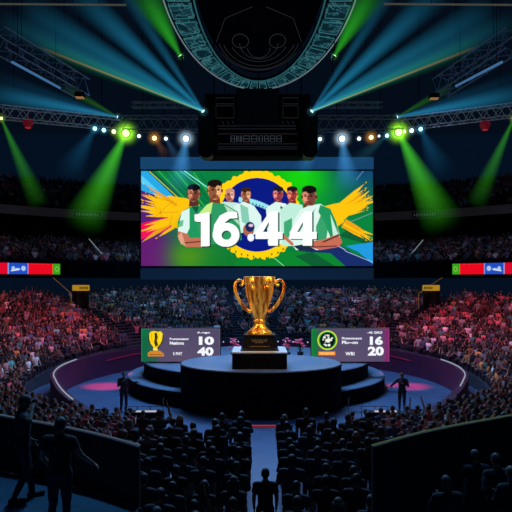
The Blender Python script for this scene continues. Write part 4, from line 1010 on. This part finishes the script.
DARK = [((.020, .024, .035), 'dark'), ((.035, .045, .075), 'navy'), ((.05, .03, .035), 'maroon'), ((.06, .065, .075), 'grey'), ((.02, .05, .06), 'teal'), ((.012, .012, .015), 'black')]
LOOK = {'arms down': 'arms down', 'long hair': 'long brown hair', 'hands together': 'hands together', 'hands on hips': 'hands on hips', 'one arm raised': 'one arm raised', 'arms folded': 'arms folded'}
n_ind = 0
def place(kind, loc, rz, label, group, col, sc=1.):
    global n_ind; n_ind += 1
    k = kinds[kind]
    if not k[3]:
        k[3] = True; r = k[1]; r.location = loc; r.rotation_euler = (0, 0, rz); r['label'] = label
        if group: r['group'] = group
        for c in r.children:
            if c.name.startswith('shirt'): c.color = (*col, 1)
        r.scale = (r.scale[0]*sc,)*3; return r
    return dup(k[1], loc, rz, label, group, col, (.95 if kind == 1 else 1.)*sc)
rp = random.Random(21)
for side in (-1, 1):
    w = 'left' if side < 0 else 'right'
    for row in range(9):
        Y = 9.75+.93*row
        x0 = .42 if side < 0 else .74+.012*(Y-10)
        xm = 1.75 if Y < 10.6 else 2.35 if Y < 11.5 else 3.5
        ncol = int((xm-x0)/.59)+1
        for c in range(ncol):
            if rp.random() < .05 and c > 0: continue
            x = side*(x0+.59*c+rp.uniform(-.03, .03)+(.1 if row % 2 and c else 0)); y = Y+rp.uniform(-.09, .09)
            k = rp.choices(range(6), (6, 4, 3, 2, .8, 3))[0]; col, cn = rp.choice(DARK)
            place(k, (x, y, 0), rp.uniform(-.15, .15)-side*.05, '%s-clad spectator, %s, %s from the aisle, %s row, %s floor crowd' % (cn, LOOK[kinds[k][0]], ORD[c], ORD[row], w),
                  'standing crowd on the arena floor', col, rp.uniform(.97, 1.10))
col = (.015, .018, .028)
place(0, (.19, 12.25, 0), 0, 'lone dark spectator standing in the middle of the aisle, seen from behind', None, col, 1.)
place(5, (.10, 10.0, 0), 0, 'spectator in the aisle at the bottom edge, only the head and shoulders showing', None, col, .98)
for i, (px_, Y, k, s, lb) in enumerate(((476, 10.6, 0, .97, 'dark spectator on the right platform, leftmost of three by the parapet'), (497, 10.2, 3, 1., 'dark spectator on the right platform, hands on hips, by the right edge'), (512, 9.6, 5, .98, 'dark spectator cut off by the right edge of the platform'), (447, 9.3, 2, .95, 'dark spectator nearest on the right platform, hands together'))):
    place(k, ((px_-256)*Y/F, Y, .9), .15, lb, None, col, s)
print('floor individuals', n_ind)
# ---- combined low detail bodies
def low(Bk, ratio, shirt_attr=False, long_hair=False, name='spectator'):
    sh, lo, so, ha = masks(Bk, .55, False)
    me = Bk['me'].copy(); me.materials.clear()
    for m_ in (M['skin'], M['shirt'], M['trousers'], M['hair']): me.materials.append(m_)
    mi = np.zeros(len(me.polygons), np.int32); mi[lo | so] = 2; mi[sh] = 1; mi[ha] = 3; me.polygons.foreach_set('material_index', mi)
    ob = bpy.data.objects.new('t', me); COL.objects.link(ob); md = ob.modifiers.new('d', 'DECIMATE'); md.ratio = ratio
    dg = bpy.context.evaluated_depsgraph_get(); out = bpy.data.meshes.new_from_object(ob.evaluated_get(dg), depsgraph=dg); bpy.data.objects.remove(ob)
    out.name = name
    return out
Bup = person_mesh(ARMS_UP, .0125)
LAP = dict(elbL=(-.20, .05, 1.18), elbR=(.20, .05, 1.18), wrL=(-.09, .21, 1.06), wrR=(.09, .21, 1.06)); CLAP = dict(elbL=(-.20, .06, 1.19), elbR=(.20, .06, 1.19), wrL=(-.06, .22, 1.30), wrR=(.06, .22, 1.30)); CROSS = dict(elbL=(-.20, .08, 1.17), elbR=(.20, .08, 1.17), wrL=(.06, .20, 1.22), wrR=(-.06, .19, 1.25))
mid = [low(person_mesh({**SIT, **q}, .0125, female=f), .18) for q, f in ((LAP, False), (LAP, True), (CLAP, True), (ARMS_UP, False), (ONE_UP, False), (CROSS, False))]
BRIGHT = [((.75, .16, .20), 'red', 5), ((.8, .42, .45), 'pink', 4), ((.75, .72, .75), 'white', 4), ((.12, .16, .30), 'navy', 5), ((.03, .03, .04), 'black', 8), ((.10, .40, .38), 'teal', 2), ((.75, .32, .10), 'orange', 2), ((.25, .26, .30), 'grey', 4)]
slots = []
def in_view(x, y, z):
    if y < 3: return False
    return -60 < 256+F*x/y < 572
for r in R_LOW:
    dn = .51/r; a = D(-77)
    while a < D(257):
        if r+ROW <= r_max(a)+.3:
            x, y = CX+(r+.42)*math.cos(a), CY+(r+.42)*math.sin(a); da = math.degrees(a)
            aisle = min(abs(((da-q+180) % 360)-180)*r/57.3 for q in (47.8, 132.2, 84, 96))
            fl = abs(x) < 3.9 and y < 20.2
            if in_view(x, y, 1) and aisle > (.62 if r < 99 and abs(da-90) > 15 else .34) and not (fl and y < 19.6 and abs(x) < 3.9) and not (abs(x) < 1.2 and y < 22): slots.append((x, y, z_low(a, r), a, r, 0))
        a += dn
near = sorted(slots, key=lambda s: math.hypot(s[0], s[1]))
near = [s for s in near if s[1] < CY and abs(256+F*s[0]/s[1]-256) < 262]
# leave out those hidden behind the parapets
near = [s for s in near if not (abs(s[0]) > 1.9 and s[1] < 13.6)]
IND = max(0, 296-n_ind); near = near[:IND]; nset = {id(s) for s in near}
KN = ['hands in lap', 'slender, hands down', 'hands together', 'both arms up', 'one arm up', 'arms folded']
for s in near:
    x, y, z, a, r, _ = s; k = rp.choices(range(6), (5, 3, 4, .5, .8, 3))[0]; cc = rp.choices(BRIGHT, [q[2] for q in BRIGHT])[0]
    o = bpy.data.objects.new('spectator', mid[k]); COL.objects.link(o); f = rp.uniform(.15, .9); o.color = (*[c*f for c in cc[0]], 1)
    o.location = (x+rp.uniform(-.03, .03), y+rp.uniform(-.03, .03), z-.06); o.scale = (rp.uniform(.92, 1.04),)*3
    o.rotation_euler = (0, 0, math.atan2(-x, 29-y) + rp.uniform(-.3, .3)-0.)
    o.rotation_euler.z = math.atan2(-(0-x), (29-y))*1.0+rp.uniform(-.15, .15)
    w = 'left' if x < 0 else 'right'; rr = min(2, int((r-11.3)/2.2))
    tag(o, '%s-topped seated spectator, %s, in the %s stand by the ring barrier' % (cc[1], KN[k], ['front %s', 'middle %s', 'rear %s'][rr] % w), 'person',
        '%s-topped spectators seated %s in the %s %s stand' % (cc[1], KN[k], ['front', 'middle', 'rear'][rr], w))
# ---- everyone else: one crowd
def crowd_data(me):
    V = np.empty(len(me.vertices)*3, np.float32); me.vertices.foreach_get('co', V); V = V.reshape(-1, 3)
    me.calc_loop_triangles(); T = np.array([t.vertices for t in me.loop_triangles]); mi = np.array([t.material_index for t in me.loop_triangles])
    return V, T, mi
Bs1 = person_mesh({**SIT, 'elbL': (-.26, .06, 1.18), 'elbR': (.26, .06, 1.18), 'wrL': (-.12, .28, 1.05), 'wrR': (.12, .28, 1.05)}, .016)
Bs2 = person_mesh({**SIT, **CLAP}, .016, female=True); Bs3 = person_mesh({**SIT, **ARMS_UP}, .016)
far = [crowd_data(low(b_, .035)) for b_ in (Bs1, Bs2, Bs1, Bs3)]; far2 = [crowd_data(low(b_, .075)) for b_ in (kinds[0][2], kinds[2][2], kinds[1][2], Bup)]
others = [s for s in slots if id(s) not in nset and not (abs(s[0]) > 1.9 and s[1] < 13.6)]
for rows, zf, lo_, hi_ in ((R_UP, z_up, 100, 172), (R_UP, z_up, 8, 80), (R_TOP, z_top, 100, 165), (R_TOP, z_top, 15, 80)):
    for r in rows:
        a = D(lo_)
        while a < D(hi_):
            x, y = CX+(r+.5)*math.cos(a), CY+(r+.5)*math.sin(a)
            if in_view(x, y, 1) and rp.random() < .93 and min(abs(math.degrees(a)-q)*r/57.3 for q in (48, 132, 150, 30)) > .5: others.append((x, y, zf(a, r), a, r, 1))
            a += .46/r
print('crowd', len(others))
VV, TT, CC, off = [], [], [], 0
skinc, hairc, trc = np.array([.5, .3, .22]), np.array([.03, .02, .02]), np.array([.03, .03, .05])
for x, y, z, a, r, up_ in others:
    if rp.random() < .05: continue
    std = False
    V, T, mi = (far2 if std else far)[rp.choices(range(4), (4, 3, 3, .5))[0]]
    th = math.atan2(x, 29-y)+rp.uniform(-.3, .3); c, s = math.cos(th), math.sin(th); sc = rp.uniform(.80, .96)
    W2 = V*sc; W2 = np.stack([W2[:, 0]*c-W2[:, 1]*s+x+rp.uniform(-.1, .1), W2[:, 0]*s+W2[:, 1]*c+y, W2[:, 2]+z-(.12 if not std else 0)], 1)
    cc = rp.choices(BRIGHT, [q[2] for q in BRIGHT])[0]; f = rp.uniform(.1, 1.) ** 2.4 * 1.6  # uneven brightness put into the clothes stands for highlights on the crowd
    pal = np.stack([skinc*rp.uniform(.2, 1.2), np.minimum(1, np.array(cc[0])*f), trc, hairc*rp.uniform(.5, 3)])
    VV.append(W2); TT.append(T+off); CC.append(pal[mi]); off += len(V)
VV, TT, CC = np.concatenate(VV), np.concatenate(TT), np.concatenate(CC)
me = bpy.data.meshes.new('distant_crowd'); me.vertices.add(len(VV)); me.vertices.foreach_set('co', VV.astype(np.float32).ravel())
me.loops.add(TT.size); me.loops.foreach_set('vertex_index', TT.astype(np.int32).ravel())
me.polygons.add(len(TT)); me.polygons.foreach_set('loop_start', np.arange(0, TT.size, 3, dtype=np.int32)); me.update(calc_edges=True)
at = me.color_attributes.new('Col', 'FLOAT_COLOR', 'CORNER'); c4 = np.ones((TT.size, 4)); c4[:, :3] = np.repeat(CC, 3, 0); at.data.foreach_set('color', c4.astype(np.float32).ravel())
me.materials.append(M['crowd']); o = bpy.data.objects.new('distant_crowd', me); COL.objects.link(o)
tag(o, 'thousands of seated spectators filling the stands all around the arena', 'crowd', None, 'stuff')
print('crowd tris', len(TT))
# ================================================================== LIGHT
def area(loc, tgt, sx, sy, power, col, spread=PI):
    l = bpy.data.lights.new('area', 'AREA'); l.shape = 'RECTANGLE'; l.size = sx; l.size_y = sy; l.energy = power; l.color = col; l.spread = spread
    o = bpy.data.objects.new('unseen_area_lamp', l); COL.objects.link(o); o.location = loc  # unseen source, no fixture drawn for it
    o.rotation_euler = (Vector(tgt)-Vector(loc)).to_track_quat('-Z', 'Y').to_euler(); return o
def spot(loc, tgt, power, col, deg, blend=.5, r=.3):
    l = bpy.data.lights.new('spot', 'SPOT'); l.energy = power; l.color = col; l.spot_size = D(deg); l.spot_blend = blend; l.shadow_soft_size = r
    o = bpy.data.objects.new('unseen_spot', l); COL.objects.link(o); o.location = loc  # unseen source without a drawn fixture
    o.rotation_euler = (Vector(tgt)-Vector(loc)).to_track_quat('-Z', 'Y').to_euler(); return o
area((0, 33, 16), (0, 27, 0), 10, 6, 2300, (.22, .5, 1.), D(130))
area((0, 25, 14), (0, 12, 0), 10, 2, 240, (.18, .42, 1.), D(100))  # unseen backlight added to rim the floor crowd
spot((-7, 23, 15), (.15, 25.9, 4), 2600, (1., .5, .14), 16); spot((7, 24, 15), (.15, 25.9, 4), 2600, (1., .5, .16), 16)  # unseen warm spots added to brighten the trophy
area((-3.2, 23.4, 6.2), (.15, 25.9, 4.4), .5, 2, 26, (1., .55, .2), D(70)); area((3.4, 23.8, 6.6), (.15, 25.9, 4.4), .5, 2, 18, (1., .5, .15), D(70))  # unseen warm panels added at both sides for the gold to reflect
spot((0, 20, 8), (.15, 25.9, 4), 500, (1., .75, .45), 18)  # unseen warm fill added in front of the trophy
# pink and blue washes on the stands
for s in (-1, 1):
    spot((s*5, 34, 14), (s*11.5, 40, 2), 3200, (1., .10, .24), 38, .8)
    spot((s*6, 30, 16), (s*17, 38, 3), 6500, (1., .20, .32), 56, .8)
    spot((s*4, 22, 15), (s*15, 27, 1.5), 2000, (1., .32, .35), 60, .8)
    spot((s*3, 14, 13), (s*6.5, 18, 1), 420, (.9, .45, .35), 60, .8)
    spot((s*5, 30, 17), (s*21, 50, 8), 1700, (.5, .5, 1.), 50, .9)
    spot((s*5.2, 29.5, 7), (s*7.9, 31.6, 0), 17000, (1., .004, .04), 18, .6)
    spot((s*8, 34, 6), (s*10, 36.5, .6), 130, (.8, .03, .25), 90, .8)
    spot((s*4.2, 14.5, 14), (s*4.2, 8.6, 1.8), 2400, (.12, .42, .8), 32, .6)  # unseen blue spots added to brighten the foreground platforms
spot((-5, 43.5, 17), (-4, 52, 3), 3600, (.25, .5, 1.), 95, .8); spot((5, 43.5, 17), (4, 52, 3), 3600, (.25, .5, 1.), 95, .8)
spot((-10, 42, 14), (-10, 46, 2), 900, (.3, .75, 1.), 60, .9); spot((10, 42, 14), (9, 46, 2), 900, (1., .35, .5), 60, .9)
w = bpy.data.worlds.new('arena'); SC.world = w; w.use_nodes = True
w.node_tree.nodes['Background'].inputs[0].default_value = (.01, .03, .07, 1); w.node_tree.nodes['Background'].inputs[1].default_value = .3
cam = bpy.data.cameras.new('cam'); co = bpy.data.objects.new('camera', cam); COL.objects.link(co)
cam.sensor_width = 36; cam.sensor_height = 36; cam.sensor_fit = 'HORIZONTAL'; cam.lens = 36*F/512; cam.shift_y = (HZ-256)/512
co.location = (0, 0, EYE); co.rotation_euler = (PI/2, 0, 0); cam.clip_end = 300
SC.camera = co
try:
    SC.cycles.volume_step_rate = 1.0; SC.cycles.volume_max_steps = 128; SC.cycles.max_bounces = 6
except Exception: pass
